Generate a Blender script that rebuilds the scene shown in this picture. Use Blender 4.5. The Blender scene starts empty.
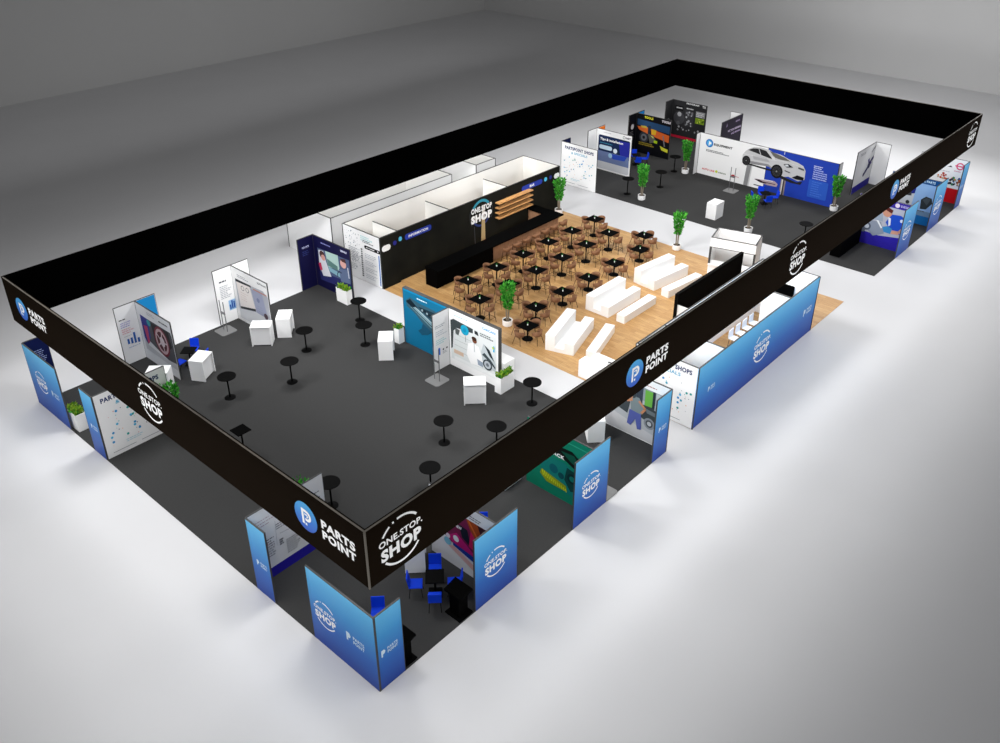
import bpy, math, random
from mathutils import Vector, Matrix
random.seed(7)
S = bpy.context.scene
COL = S.collection
FZ = 0.012          # top of carpets and wooden floor
H = 2.937           # height of the display walls

# ---------------------------------------------------------------- materials
_m = {}
def lin(c):
    c /= 255.0
    return c / 12.92 if c <= 0.04045 else ((c + 0.055) / 1.055) ** 2.4
def rgb(h):
    h = h.lstrip('#')
    return tuple(lin(int(h[i:i + 2], 16)) for i in (0, 2, 4)) + (1.0,)
def mat(h, rough=0.6, metal=0.0, spec=0.12):
    k = (h, rough, metal, spec)
    if k not in _m:
        m = bpy.data.materials.new('surface_' + h.lstrip('#'))
        m.use_nodes = True
        b = m.node_tree.nodes['Principled BSDF']
        b.inputs['Base Color'].default_value = rgb(h)
        b.inputs['Roughness'].default_value = rough
        b.inputs['Metallic'].default_value = metal
        b.inputs['Specular IOR Level'].default_value = spec
        _m[k] = m
    return _m[k]
def noise_mat(name, c1, c2, scale, rough=0.8, detail=4.0, stretch=(1, 1, 1), spec=0.2):
    m = bpy.data.materials.new(name); m.use_nodes = True
    n = m.node_tree.nodes; l = m.node_tree.links; b = n['Principled BSDF']
    tc = n.new('ShaderNodeTexCoord'); mp = n.new('ShaderNodeMapping'); mp.inputs['Scale'].default_value = stretch
    t = n.new('ShaderNodeTexNoise'); t.inputs['Scale'].default_value = scale; t.inputs['Detail'].default_value = detail
    r = n.new('ShaderNodeValToRGB'); r.color_ramp.elements[0].color = rgb(c1); r.color_ramp.elements[1].color = rgb(c2)
    r.color_ramp.elements[0].position = 0.3; r.color_ramp.elements[1].position = 0.7
    l.new(tc.outputs['Object'], mp.inputs['Vector']); l.new(mp.outputs['Vector'], t.inputs['Vector'])
    l.new(t.outputs['Fac'], r.inputs['Fac']); l.new(r.outputs['Color'], b.inputs['Base Color'])
    b.inputs['Roughness'].default_value = rough; b.inputs['Specular IOR Level'].default_value = spec
    return m
def ramp_z(name, stops, height=H, rough=0.45):
    """printed vertical colour gradient of a banner, by height on the object"""
    m = bpy.data.materials.new(name); m.use_nodes = True
    n = m.node_tree.nodes; l = m.node_tree.links; b = n['Principled BSDF']
    tc = n.new('ShaderNodeTexCoord'); sp = n.new('ShaderNodeSeparateXYZ')
    dv = n.new('ShaderNodeMath'); dv.operation = 'DIVIDE'; dv.inputs[1].default_value = height
    r = n.new('ShaderNodeValToRGB')
    while len(r.color_ramp.elements) < len(stops): r.color_ramp.elements.new(0.5)
    for e, (p, c) in zip(r.color_ramp.elements, stops):
        e.position = p; e.color = rgb(c)
    l.new(tc.outputs['Object'], sp.inputs[0]); l.new(sp.outputs['Z'], dv.inputs[0])
    l.new(dv.outputs[0], r.inputs['Fac']); l.new(r.outputs['Color'], b.inputs['Base Color'])
    b.inputs['Roughness'].default_value = rough; b.inputs['Specular IOR Level'].default_value = 0.25
    return m
def wood_planks():
    m = bpy.data.materials.new('oak_planks'); m.use_nodes = True
    n = m.node_tree.nodes; l = m.node_tree.links; b = n['Principled BSDF']
    tc = n.new('ShaderNodeTexCoord'); mp = n.new('ShaderNodeMapping'); mp.inputs['Rotation'].default_value = (0, 0, math.pi / 2)
    br = n.new('ShaderNodeTexBrick'); br.inputs['Scale'].default_value = 1.0
    br.inputs['Brick Width'].default_value = 1.8; br.inputs['Row Height'].default_value = 0.22
    br.inputs['Mortar Size'].default_value = 0.004; br.inputs['Bias'].default_value = 0.0
    br.inputs['Color1'].default_value = rgb('#D2AA72'); br.inputs['Color2'].default_value = rgb('#BF945C'); br.inputs['Mortar'].default_value = rgb('#A27A4A')
    no = n.new('ShaderNodeTexNoise'); no.inputs['Scale'].default_value = 2.2; no.inputs['Detail'].default_value = 6
    mp2 = n.new('ShaderNodeMapping'); mp2.inputs['Scale'].default_value = (9, 0.9, 1)
    mx = n.new('ShaderNodeMix'); mx.data_type = 'RGBA'; mx.blend_type = 'MULTIPLY'; mx.inputs['Factor'].default_value = 0.45
    rp = n.new('ShaderNodeValToRGB'); rp.color_ramp.elements[0].color = rgb('#C09A70'); rp.color_ramp.elements[1].color = rgb('#FFFFFF')
    rp.color_ramp.elements[0].position = 0.3; rp.color_ramp.elements[1].position = 0.65
    l.new(tc.outputs['Object'], mp.inputs['Vector']); l.new(mp.outputs['Vector'], br.inputs['Vector'])
    l.new(tc.outputs['Object'], mp2.inputs['Vector']); l.new(mp2.outputs['Vector'], no.inputs['Vector'])
    l.new(no.outputs['Fac'], rp.inputs['Fac']); l.new(br.outputs['Color'], mx.inputs['A']); l.new(rp.outputs['Color'], mx.inputs['B'])
    l.new(mx.outputs['Result'], b.inputs['Base Color']); b.inputs['Roughness'].default_value = 0.45
    return m

WHITE = mat('#F7F7F7', 0.5)
WHITE2 = mat('#E9E9EA', 0.55)
CREAM = mat('#FBFAF6', 0.6)
FRAME = mat('#4A4A4A', 0.4, 0.2)
BLACK = mat('#030303', 0.8, 0, 0.03)
BLACKM = mat('#060606', 0.7, 0, 0.06)
ALU = mat('#9A9A9A', 0.35, 0.6)
BLUEG = ramp_z('blue_banner_print', [(0.0, '#1C43A4'), (0.35, '#2468C2'), (0.7, '#3A99DC'), (1.0, '#62C0F2')])
BLUECH = mat('#0E3FD6', 0.5)
BROWN = noise_mat('brown_upholstery', '#74503A', '#8C6548', 6, 0.7)
OAK = noise_mat('oak_shelf_wood', '#C08A55', '#D6A268', 3, 0.5, 5, (1, 8, 8))
SLAT = noise_mat('brown_slat_wood', '#9C7559', '#B58E70', 4, 0.6, 4, (6, 6, 0.6))
LEAF1 = noise_mat('palm_leaf_green', '#389A2A', '#63BE46', 5, 0.6)
LEAF2 = mat('#2C8228', 0.6)
LEAF3 = noise_mat('planter_leaf_green', '#5E8A12', '#97B53A', 7, 0.6)
STEM = mat('#8C8070', 0.8)
SOIL = mat('#3A2F26', 0.9)

# ---------------------------------------------------------------- mesh builder
class MB:
    def __init__(s): s.v = []; s.f = []; s.mi = []; s.m = []
    def _i(s, m):
        if m not in s.m: s.m.append(m)
        return s.m.index(m)
    def face(s, pts, m):
        b = len(s.v); s.v += [Vector(p) for p in pts]; s.f.append(tuple(range(b, b + len(pts)))); s.mi.append(s._i(m))
        return s
    def mesh(s, v, f, m):
        b = len(s.v); s.v += [Vector(p) for p in v]; i = s._i(m)
        for q in f: s.f.append(tuple(b + k for k in q)); s.mi.append(i)
        return s
    def box(s, x0, x1, y0, y1, z0, z1, m, T=None):
        v = [Vector((x, y, z)) for z in (z0, z1) for y in (y0, y1) for x in (x0, x1)]
        if T: v = [T @ p for p in v]
        return s.mesh(v, [(0, 2, 3, 1), (4, 5, 7, 6), (0, 1, 5, 4), (2, 6, 7, 3), (0, 4, 6, 2), (1, 3, 7, 5)], m)
    def lathe(s, cx, cy, prof, m, n=20, sq=None):
        """prof: (radius, z) list, bottom to top, capped"""
        v = []; f = []
        for r, z in prof:
            for k in range(n):
                a = 2 * math.pi * k / n
                v.append((cx + r * math.cos(a), cy + r * math.sin(a), z))
        for j in range(len(prof) - 1):
            for k in range(n):
                a, b = j * n + k, j * n + (k + 1) % n
                f.append((a, b, b + n, a + n))
        f.append(tuple(reversed(range(n)))); f.append(tuple((len(prof) - 1) * n + k for k in range(n)))
        return s.mesh(v, f, m)
    def cyl(s, cx, cy, z0, z1, r, m, n=16): return s.lathe(cx, cy, [(r, z0), (r, z1)], m, n)
    def tube(s, p, q, r, m, n=6, r2=None):
        p = Vector(p); q = Vector(q); d = (q - p).normalized()
        a = d.orthogonal().normalized(); b = d.cross(a); r2 = r if r2 is None else r2
        v = [p + (a * math.cos(t) + b * math.sin(t)) * r for t in [2 * math.pi * k / n for k in range(n)]]
        v += [q + (a * math.cos(t) + b * math.sin(t)) * r2 for t in [2 * math.pi * k / n for k in range(n)]]
        f = [(k, (k + 1) % n, n + (k + 1) % n, n + k) for k in range(n)] + [tuple(reversed(range(n))), tuple(range(n, 2 * n))]
        return s.mesh(v, f, m)
    def prism(s, pts, y0, y1, m):
        """polygon in the x,z plane pushed along y"""
        n = len(pts)
        v = [(x, y0, z) for x, z in pts] + [(x, y1, z) for x, z in pts]
        f = [tuple(range(n)), tuple(reversed(range(n, 2 * n)))] + [(k, n + k, n + (k + 1) % n, (k + 1) % n) for k in range(n)]
        return s.mesh(v, f, m)
    def build(s, name, parent=None, bevel=0.0, smooth=False, world=True):
        off = parent_loc(parent) if (parent is not None and world) else Vector((0, 0, 0))
        me = bpy.data.meshes.new(name)
        me.from_pydata([tuple(p - off) for p in s.v], [], s.f)
        for m in s.m: me.materials.append(m)
        me.polygons.foreach_set('material_index', s.mi)
        if smooth: me.polygons.foreach_set('use_smooth', [True] * len(s.f))
        me.update()
        o = bpy.data.objects.new(name, me); COL.objects.link(o)
        if parent is not None: o.parent = parent
        if bevel:
            b = o.modifiers.new('edge_rounding', 'BEVEL'); b.width = bevel; b.segments = 2; b.limit_method = 'ANGLE'
        return o
def parent_loc(p):
    o = Vector((0, 0, 0))
    while p is not None: o += p.location; p = p.parent
    return o
def thing(name, label, cat, loc=(0, 0, 0), rot=0.0, group=None):
    o = bpy.data.objects.new(name, None); COL.objects.link(o)
    o.empty_display_size = 0.2; o.location = loc; o.rotation_euler = (0, 0, rot)
    o['label'] = label; o['category'] = cat
    if group: o['group'] = group
    return o
def tag(o, label, cat, group=None):
    o['label'] = label; o['category'] = cat
    if group: o['group'] = group
    return o
def dup(root, label, loc, rot=0.0, group=None):
    r = root.copy(); COL.objects.link(r); r.location = loc; r.rotation_euler = (0, 0, rot); r['label'] = label
    if group: r['group'] = group
    for ch in list(root.children):
        c = ch.copy(); COL.objects.link(c); c.parent = r
        for g in list(ch.children):
            d = g.copy(); COL.objects.link(d); d.parent = c
    return r
def struct(o): o['kind'] = 'structure'; return o

# ---------------------------------------------------------------- printed graphics
_t = {}
def glyphs(txt, bold):
    k = (txt, bold)
    if k not in _t:
        cu = bpy.data.curves.new('lettering', 'FONT'); cu.body = txt; cu.offset = bold; cu.resolution_u = 3; cu.space_character = 1.0 + bold * 2.2
        ob = bpy.data.objects.new('lettering', cu); COL.objects.link(ob)
        dg = bpy.context.evaluated_depsgraph_get()
        me = bpy.data.meshes.new_from_object(ob.evaluated_get(dg))
        v = [(p.co.x, p.co.y) for p in me.vertices]; f = [tuple(p.vertices) for p in me.polygons]
        bpy.data.objects.remove(ob); bpy.data.curves.remove(cu); bpy.data.meshes.remove(me)
        x0 = min(a for a, b in v); x1 = max(a for a, b in v); y0 = min(b for a, b in v); y1 = max(b for a, b in v)
        _t[k] = ([((a - x0) / (x1 - x0), (b - y0) / (y1 - y0)) for a, b in v], f)
    return _t[k]
HOSTS = ('wall_panel', 'blue_panel', 'printed_wall', 'teal_panel', 'front_wall', 'end_wall', 'fascia_panel', 'door_panel')
def host(parent, p):
    """the wall or panel of this thing on which a print at point p lies"""
    best, bd = parent, 0.3
    for ch in parent.children:
        if ch.type == 'MESH' and ch.name.split('.')[0] in HOSTS:
            o = parent_loc(ch); vs = [v.co + o for v in ch.data.vertices]
            d = math.sqrt(sum(max(min(v[k] for v in vs) - p[k], 0, p[k] - max(v[k] for v in vs)) ** 2 for k in range(3)))
            if d < bd - 1e-6: best, bd = ch, d
    return best
class Print:
    """flat printed shapes lying on one face; O = lower left corner as the reader sees it, U = reading direction, N = out of the face"""
    def __init__(s, O, U, N, start=0.003):
        s.O = Vector(O); s.U = Vector(U); s.N = Vector(N); s.k = start; s.b = MB()
    def P(s, u, v): return s.O + s.U * u + Vector((0, 0, v)) + s.N * s.k
    def _m(s, c): return mat(c, 0.55) if isinstance(c, str) else c
    def poly(s, pts, c):
        s.b.face([s.P(*p) for p in pts], s._m(c)); s.k += 0.0012; return s
    def rect(s, u0, u1, v0, v1, c): return s.poly([(u0, v0), (u1, v0), (u1, v1), (u0, v1)], c)
    def rrect(s, u0, u1, v0, v1, c, r=0.1):
        p = []
        for cu, cv, a in ((u1 - r, v0 + r, -90), (u1 - r, v1 - r, 0), (u0 + r, v1 - r, 90), (u0 + r, v0 + r, 180)):
            p += [(cu + r * math.cos(math.radians(a + t)), cv + r * math.sin(math.radians(a + t))) for t in (0, 30, 60, 90)]
        return s.poly(p, c)
    def circ(s, u, v, r, c, n=24, rv=None):
        rv = rv or r
        return s.poly([(u + r * math.cos(2 * math.pi * k / n), v + rv * math.sin(2 * math.pi * k / n)) for k in range(n)], c)
    def arc(s, u, v, r, w, a0, a1, c, n=16):
        m = s._m(c); A = [math.radians(a0 + (a1 - a0) * k / n) for k in range(n + 1)]
        for a, b in zip(A, A[1:]):
            s.b.face([s.P(u + R * math.cos(t), v + R * math.sin(t)) for R, t in ((r - w / 2, a), (r + w / 2, a), (r + w / 2, b), (r - w / 2, b))], m)
        s.k += 0.0012; return s
    def line(s, pts, w, c):
        m = s._m(c)
        for (a, b), (p, q) in zip(pts, pts[1:]):
            d = math.hypot(p - a, q - b) or 1; nx, ny = -(q - b) / d * w / 2, (p - a) / d * w / 2
            s.b.face([s.P(a - nx, b - ny), s.P(p - nx, q - ny), s.P(p + nx, q + ny), s.P(a + nx, b + ny)], m)
        s.k += 0.0012; return s
    def lines(s, u, v, w, n, dv, c, h=0.03, seed=1):
        """rows of small print too fine to read"""
        rr = random.Random(seed); m = s._m(c)
        for i in range(n):
            x = u; end = u + w * rr.uniform(0.6, 1.0)
            while x < end - 0.02:
                ww = min(rr.uniform(0.05, 0.16), end - x)
                s.b.face([s.P(x, v - i * dv), s.P(x + ww, v - i * dv), s.P(x + ww, v - i * dv + h), s.P(x, v - i * dv + h)], m)
                x += ww + 0.025
        s.k += 0.0012; return s
    def text(s, t, u, v, w, h, c, bold=0.02):
        V, F = glyphs(t, bold)
        s.b.mesh([s.P(u + a * w, v + b * h) for a, b in V], F, s._m(c)); s.k += 0.0012; return s
    def dots(s, u0, u1, v0, v1, n, r0, r1, cols, seed=3):
        rr = random.Random(seed)
        for i in range(n):
            s.circ(rr.uniform(u0, u1), rr.uniform(v0, v1), rr.uniform(r0, r1), rr.choice(cols), 8); s.k -= 0.0011
        s.k += 0.002; return s
    def build(s, name, parent): return s.b.build(name, host(parent, s.b.v[0]))
def facing_mx(X, y_hi, z=0):   # a face looking towards -X; reading direction runs along -Y
    return ((X, y_hi, z), (0, -1, 0), (-1, 0, 0))
def facing_my(Y, x_lo, z=0):   # a face looking towards -Y
    return ((x_lo, Y, z), (1, 0, 0), (0, -1, 0))

LOGO_BLUE = ramp_z('round_logo_blue', [(0.0, '#2B57C4'), (0.4, '#2F78D2'), (1.0, '#4CB0EA')], 1.0)
def ring_logo(face, uc, vc, R, parent, col='#FFFFFF'):
    w = 0.095 * R
    for a0, a1, n in ((40, 98, 16), (120, 146, 8), (107, 111, 3), (218, 322, 22)):
        Print(*face).arc(uc, vc, R, w, a0, a1, col, n).build('logo_arc', parent)
    Print(*face).text('ONE.STOP.', uc - 1.03 * R, vc + 0.14 * R, 2.06 * R, 0.29 * R, col, 0.03).build('lettering', parent)
    q = Print(*face).text('SHOP', uc - 0.97 * R, vc - 0.54 * R, 1.92 * R, 0.56 * R, col, 0.05)
    return q.build('lettering', parent)
def round_logo(face, uc, vc, R, parent, tw=1.42):
    p = Print(*face)
    f = face
    # disc mesh gets its own object so that its printed gradient runs over the disc
    d = MB(); base = Vector(f[0]) + Vector(f[1]) * uc + Vector((0, 0, vc)) + Vector(f[2]) * 0.004
    n = 32
    d.face([Vector(f[1]) * (R * math.cos(2 * math.pi * k / n)) + Vector((0, 0, R * math.sin(2 * math.pi * k / n) + R)) for k in range(n)], LOGO_BLUE)
    hp = host(parent, base); o = d.build('round_logo', None); o.location = base - Vector((0, 0, R)) - parent_loc(hp); o.parent = hp
    o.scale = (1, 1, 1)
    p.k = 0.007
    c = '#FFFFFF'
    p.rect(uc - 0.36 * R, uc - 0.17 * R, vc - 0.58 * R, vc + 0.52 * R, c)
    p.rect(uc - 0.36 * R, uc + 0.1 * R, vc + 0.33 * R, vc + 0.52 * R, c); p.rect(uc - 0.05 * R, uc + 0.1 * R, vc - 0.28 * R, vc - 0.09 * R, c)
    p.arc(uc + 0.1 * R, vc + 0.12 * R, 0.305 * R, 0.19 * R, -90, 90, c)
    p.rect(uc - 0.1 * R, uc + 0.1 * R, vc + 0.14 * R, vc + 0.24 * R, c); p.arc(uc + 0.1 * R, vc + 0.12 * R, 0.09 * R, 0.1 * R, -90, 90, c, 8)
    p.rect(uc - 0.08 * R, uc + 0.08 * R, vc - 0.58 * R, vc - 0.42 * R, c)
    x = uc + .70
    p.build('logo_symbol', parent)
    Print(*face).text('PARTS', x, vc + 0.03, tw, .31, c, 0.05).build('lettering', parent)
    return Print(*face).text('POINT', x, vc - 0.35, tw, .31, c, 0.05).build('lettering', parent)
def small_logo(face, u, v, w, parent):
    p = Print(*face); c = '#D6EAF6'; w = w * .88; h = w * 0.25
    p.poly([(u, v - h * .9), (u + h * .35, v - h * .9), (u + h * .35, v - h * .3), (u + h * .8, v - h * .2), (u + h, v + h * .3), (u + h * .7, v + h * .8), (u, v + h * .8)], c)
    p.build('logo_symbol', parent)
    p = Print(*face); p.text('PARTS', u + w * 0.38, v + h * 0.06, w * 0.62, h * 0.7, c, 0.03); p.text('POINT', u + w * 0.38, v - h * 0.82, w * 0.62, h * 0.7, c, 0.03)
    return p.build('lettering', parent)

# ---------------------------------------------------------------- the hall
hall = noise_mat('pale_hall_floor', '#D0D0D2', '#D4D4D6', 0.15, 0.55)
b = MB(); b.box(-60, 80.5, -60, 70.2, -0.3, 0, hall); struct(b.build('floor'))
hw = noise_mat('grey_hall_wall', '#C8C8C8', '#CBCBCB', 0.1, 0.9)
b = MB(); b.box(-60, 80.5, 70.2, 70.6, -0.3, 26, hw); struct(b.build('wall_back'))
b = MB(); b.box(80.5, 80.9, -60, 70.6, -0.3, 26, hw); struct(b.build('wall_right'))

carpet_m = noise_mat('dark_grey_carpet', '#3A3A3A', '#3E3E3E', 30, 0.95, 6, spec=0.05)
b = MB(); b.box(0, 15, 0, 22, 0, FZ, carpet_m); tag(b.build('carpet'), 'large dark grey carpet under the front stands with blue panels along its edge', 'carpet')
b = MB(); b.box(36, 50, 0, 22, 0, FZ, carpet_m); tag(b.build('carpet'), 'dark grey carpet at the far end, under the stand with the printed car', 'carpet')
b = MB(); b.box(17, 32, 0, 22, 0, FZ, wood_planks()); tag(b.build('wooden_floor'), 'light oak plank floor under the cafe tables and bar', 'flooring')

# ---------------------------------------------------------------- hanging fascia ring
FB, FT = 4.058, 6.034
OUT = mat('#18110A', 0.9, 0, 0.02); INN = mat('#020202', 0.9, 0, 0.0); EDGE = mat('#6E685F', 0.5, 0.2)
fa = thing('hanging_fascia', 'long black rectangular banner ring hung above the whole stand', 'hanging sign', (0, 0, FB))
def fascia(x0, x1, y0, y1, inner):
    m = MB(); m.box(x0, x1, y0, y1, FB, FT, OUT)
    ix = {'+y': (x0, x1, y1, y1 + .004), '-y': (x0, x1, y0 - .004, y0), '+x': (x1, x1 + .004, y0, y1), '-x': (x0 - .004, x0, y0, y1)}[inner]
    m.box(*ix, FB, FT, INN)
    m.build('fascia_panel', fa)
fascia(0, 50, 0, .1, '+y'); fascia(0, .1, .1, 21.9, '+x'); fascia(0, 50, 21.9, 22, '-y'); fascia(49.9, 50, .1, 21.9, '-x')
m = MB()
for x0, x1, y0, y1 in ((0, 50, 0, .05), (0, .05, .05, 21.9), (49.95, 50, .05, 21.9)):
    m.box(x0, x1, y0, y1, FT, FT + .015, EDGE)
m.box(0, 50, 21.91, 22, FT, FT + .015, INN)
m.box(-.015, .03, -.015, .03, FB, FT + .015, EDGE)
m.build('edge_trim', fa)
fy = facing_my(0, 0); fx = facing_mx(0, 22)
for c in (1.2, 24.9, 48.75): ring_logo(fy, c, 5.02, 0.76, fa)
for c in (12.22, 36.15): round_logo(fy, c, 5.02, 0.52, fa)
ring_logo(fx, 22 - 10.85, 5.07, 0.72, fa)
round_logo(fx, 22 - 2.57, 5.05, 0.5, fa); round_logo(fx, 22 - 20.66, 5.05, 0.48, fa, 1.36)

# ---------------------------------------------------------------- display walls
T = 0.05
def panel(parent, x0, x1, y0, y1, m, name='wall_panel', z0=0.0, h=H, frame=True):
    b = MB(); b.box(x0, x1, y0, y1, z0, h, m); o = b.build(name, parent)
    if frame:
        f = MB(); e = .004; w = .014
        f.box(x0 - e, x1 + e, y0 - e, y1 + e, h, h + .018, FRAME)
        if x1 - x0 > y1 - y0:
            f.box(x0 - e, x0 + w, y0 - e, y1 + e, z0, h, FRAME); f.box(x1 - w, x1 + e, y0 - e, y1 + e, z0, h, FRAME)
        else:
            f.box(x0 - e, x1 + e, y0 - e, y0 + w, z0, h, FRAME); f.box(x0 - e, x1 + e, y1 - w, y1 + e, z0, h, FRAME)
        f.build('frame', parent)
    return o

# --- front corner
t = thing('corner_panel', 'blue gradient L-shaped panel standing at the nearest corner of the grey carpet', 'display wall', (0, 0, 0))
panel(t, 0, T, 0, 3, BLUEG, 'blue_panel'); panel(t, T, 1, 0, T, BLUEG, 'blue_panel')
ring_logo(facing_mx(0, 3), .72, 1.4, .5, t); small_logo(facing_mx(0, 3), 1.68, 1.36, .9, t); small_logo(facing_my(0, 0), .17, 1.4, .7, t)

# --- left edge, second wall (grey text print with blue foot)
t = thing('display_wall', 'narrow blue panel joined to a grey text-covered wall with a purple-blue foot', 'display wall', (0, 5, 0))
panel(t, 0, T, 5, 6, BLUEG, 'blue_panel'); small_logo(facing_mx(0, 6), .28, 1.35, .62, t)
panel(t, T, 3, 6, 6 + T, WHITE2, 'printed_wall')
p = Print(*facing_my(6, 0)); p.rect(.1, 2.97, 0, .42, '#2A22A0')
p.lines(.3, 2.5, .75, 3, .12, '#B59AA6', .03, 4); p.lines(1.0, 2.0, .6, 3, .09, '#6A6A70', .03, 5); p.lines(.55, 1.6, .35, 8, .1, '#55555C', .035, 6)
p.rect(.5, .62, 1.4, 1.5, '#B04A4A'); p.lines(1.05, 1.3, .25, 3, .09, '#3A3A40', .05, 8); p.lines(1.3, 1.15, .6, 7, .09, '#55555C', .03, 9); p.lines(1.9, 2.3, .9, 12, .12, '#66666E', .035, 2)
p.line([(1.0, 2.2), (.95, 1.2)], .01, '#9A9AA0'); p.line([(1.1, 1.6), (1.9, 1.5)], .012, '#77777C')
p.build('printed_graphic', t)

# --- left edge, map wall
MAPC = ['#2E8CC8', '#4BB0D8', '#3A9FB8', '#2F9A96']
def map_print(face, w, parent, seed, qr_gap=True, scale=1.0):
    p = Print(*face)
    p.text('PARTSPOINT SHOPS', .1 * w, 2.5, .8 * w, .22, '#1C2F63', .04); p.text('& SPECIALS', .28 * w, 2.24, .45 * w, .16, '#4FA6C9', .02)
    rr = random.Random(seed)
    for i in range(26):
        u = w * (.08 + .84 * rr.random()); v = .55 + 1.35 * rr.random() + .2 * math.sin(u)
        p.circ(u, min(v, 2.0), .055 * scale, rr.choice(MAPC), 10); p.k -= .0011
    p.k += .002
    p.dots(.1 * w, .9 * w, .5, 2.1, 40, .015, .03, ['#8A93A0', '#6FC0C8', '#D7A0A0', '#55606E', '#E8B48C'], seed + 1)
    p.lines(.3 * w, .5, .3 * w, 2, .08, '#A9CBD8', .03, seed); p.line([(.1 * w, .2), (.42 * w, .2)], .02, '#6E747C'); p.line([(.5 * w, .2), (.8 * w, .2)], .02, '#6E747C')
    return p.build('printed_map', parent)
t = thing('display_wall', 'narrow blue panel joined to a white wall with a blue dot map, front left edge', 'display wall', (0, 16, 0))
panel(t, 0, T, 16, 17, BLUEG, 'blue_panel'); small_logo(facing_mx(0, 17), .3, 1.35, .6, t)
panel(t, T, 3, 16, 16 + T, WHITE2, 'printed_wall'); map_print(facing_my(16, 0), 3, t, 11)

# --- left corner
t = thing('corner_panel', 'blue gradient panel with a navy side at the far left corner of the grey carpet', 'display wall', (0, 19, 0))
panel(t, 0, T, 19, 22, BLUEG, 'blue_panel')
ring_logo(facing_mx(0, 22), 1.1, 1.5, .5, t); small_logo(facing_mx(0, 22), 1.95, 1.36, .75, t)
NAVY = mat('#0B143E', .55)
panel(t, T, 1, 22, 22 + T, NAVY, 'printed_wall')
p = Print(*facing_my(22, 0)); p.lines(.35, 2.35, .5, 7, .09, '#8A93B8', .04, 3); p.build('printed_graphic', t)

# --- back edge T walls
def grad_photo(p, u0, u1, v0, v1, cols):
    n = len(cols)
    for i, c in enumerate(cols): p.rect(u0 + (u1 - u0) * i / n, u0 + (u1 - u0) * (i + 1) / n, v0, v1, c)
t = thing('display_wall', 'T-shaped wall with a dark wheel photograph and a bright blue far half, back left', 'display wall', (5, 22, 0))
panel(t, 4, 6, 22, 22 + T, WHITE2, 'printed_wall'); panel(t, 5, 5 + T, 19, 22, WHITE2, 'printed_wall')
p = Print(*facing_my(22, 4)); p.rect(1.09, 1.97, .05, 2.92, '#1E86C4'); p.lines(1.3, 2.0, .5, 3, .1, '#7CC0E0', .04, 2)
p.lines(.12, 2.25, .5, 1, .1, '#3A3A3E', .05, 1); p.lines(.14, 2.08, .5, 3, .1, '#A9A6D0', .05, 2); p.lines(.15, 1.75, .6, 3, .1, '#D9A9AE', .05, 4); p.lines(.2, 1.4, .55, 1, .1, '#B8B8BC', .03, 4)
for i, hh in enumerate((.26, .3, .55, .24)): p.rect(.3 + i * .16, .4 + i * .16, 1.0 - .03 * i, 1.0 - .03 * i + hh, '#2B5CA8')
p.lines(.3, .8, .6, 1, .1, '#8FA6C8', .03, 6); p.build('printed_graphic', t)
p = Print(*facing_mx(5, 22)); p.k = .004
p.lines(1.0, 2.72, .8, 2, .09, '#B4B4B8', .035, 1); p.lines(2.0, 2.62, .75, 1, .1, '#3A3A3C', .07, 2)
p.poly([(.3, 2.4), (.5, 2.38), (2.88, 2.4), (2.95, 2.2), (2.95, .8), (2.2, .75), (1.6, .9), (.3, 1.3)], '#55555A')
p.poly([(.3, 2.4), (1.0, 2.38), (.9, 1.4), (.5, .9), (.3, 1.2)], '#3B3F8E'); p.poly([(.45, 1.9), (.8, 1.95), (.75, 1.1), (.55, .95)], '#C24A70')
p.poly([(1.2, 2.3), (2.7, 2.38), (2.8, 1.6), (2.0, 1.0), (1.3, 1.3)], '#2E2B2C'); p.circ(1.0, 2.2, .16, '#39A0A8')
p.circ(1.95, 1.6, .62, '#7C2E3C', 28, .75); p.circ(1.95, 1.6, .52, '#C9A9AC', 28, .64); p.circ(1.95, 1.6, .4, '#57262E', 28, .5); p.circ(2.0, 1.6, .2, '#D8CFD0', 20, .26)
for a in range(0, 360, 72): p.line([(1.95, 1.6), (1.95 + .42 * math.cos(math.radians(a)), 1.6 + .52 * math.sin(math.radians(a)))], .07, '#DAC6C8')
p.poly([(.3, 1.2), (.6, .9), (2.2, .75), (2.95, .85), (2.95, .5), (.3, .6)], '#C9C9CC'); p.build('printed_photograph', t)

t = thing('display_wall', 'T-shaped white wall with a grey screen-and-desk print beside two white counters', 'display wall', (10, 22, 0))
panel(t, 9, 11, 22, 22 + T, WHITE, 'printed_wall'); panel(t, 10, 10 + T, 19, 22, WHITE, 'printed_wall')
p = Print(*facing_my(22, 9)); p.lines(.27, 2.22, .6, 1, .1, '#55585E', .08, 1); p.lines(.25, 1.98, .65, 8, .09, '#A4A8B0', .04, 3)
p.rect(.6, .98, .6, 1.15, '#9FC4E6')
for i, hh in enumerate((.25, .45, .38)): p.rect(.64 + .11 * i, .72 + .11 * i, .66, .66 + hh, '#1D4FA0')
p.build('printed_graphic', t)
p = Print(*facing_mx(10, 22)); p.k = .004
p.lines(.5, 2.6, 1.0, 2, .09, '#9EA0A6', .04, 3); p.text('SOFTWARE', 2.2, 2.68, .7, .1, '#44484E', .03)
p.poly([(.28, 2.3), (2.6, 2.42), (2.95, 2.2), (2.95, .2), (.28, .2)], '#B9BCC4')
p.poly([(.3, 2.35), (1.6, 2.38), (1.62, 2.28), (.3, 2.2)], '#2C2D33'); p.poly([(.35, 2.2), (1.5, 2.28), (1.75, 1.15), (.42, .85)], '#EDE6E2')
p.poly([(.4, .85), (1.75, 1.15), (1.75, 1.02), (.42, .72)], '#33343A'); p.arc(.85, 1.98, .12, .03, 0, 360, '#4A4A50'); p.arc(1.25, 2.0, .12, .03, 0, 360, '#4A4A50')
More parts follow.
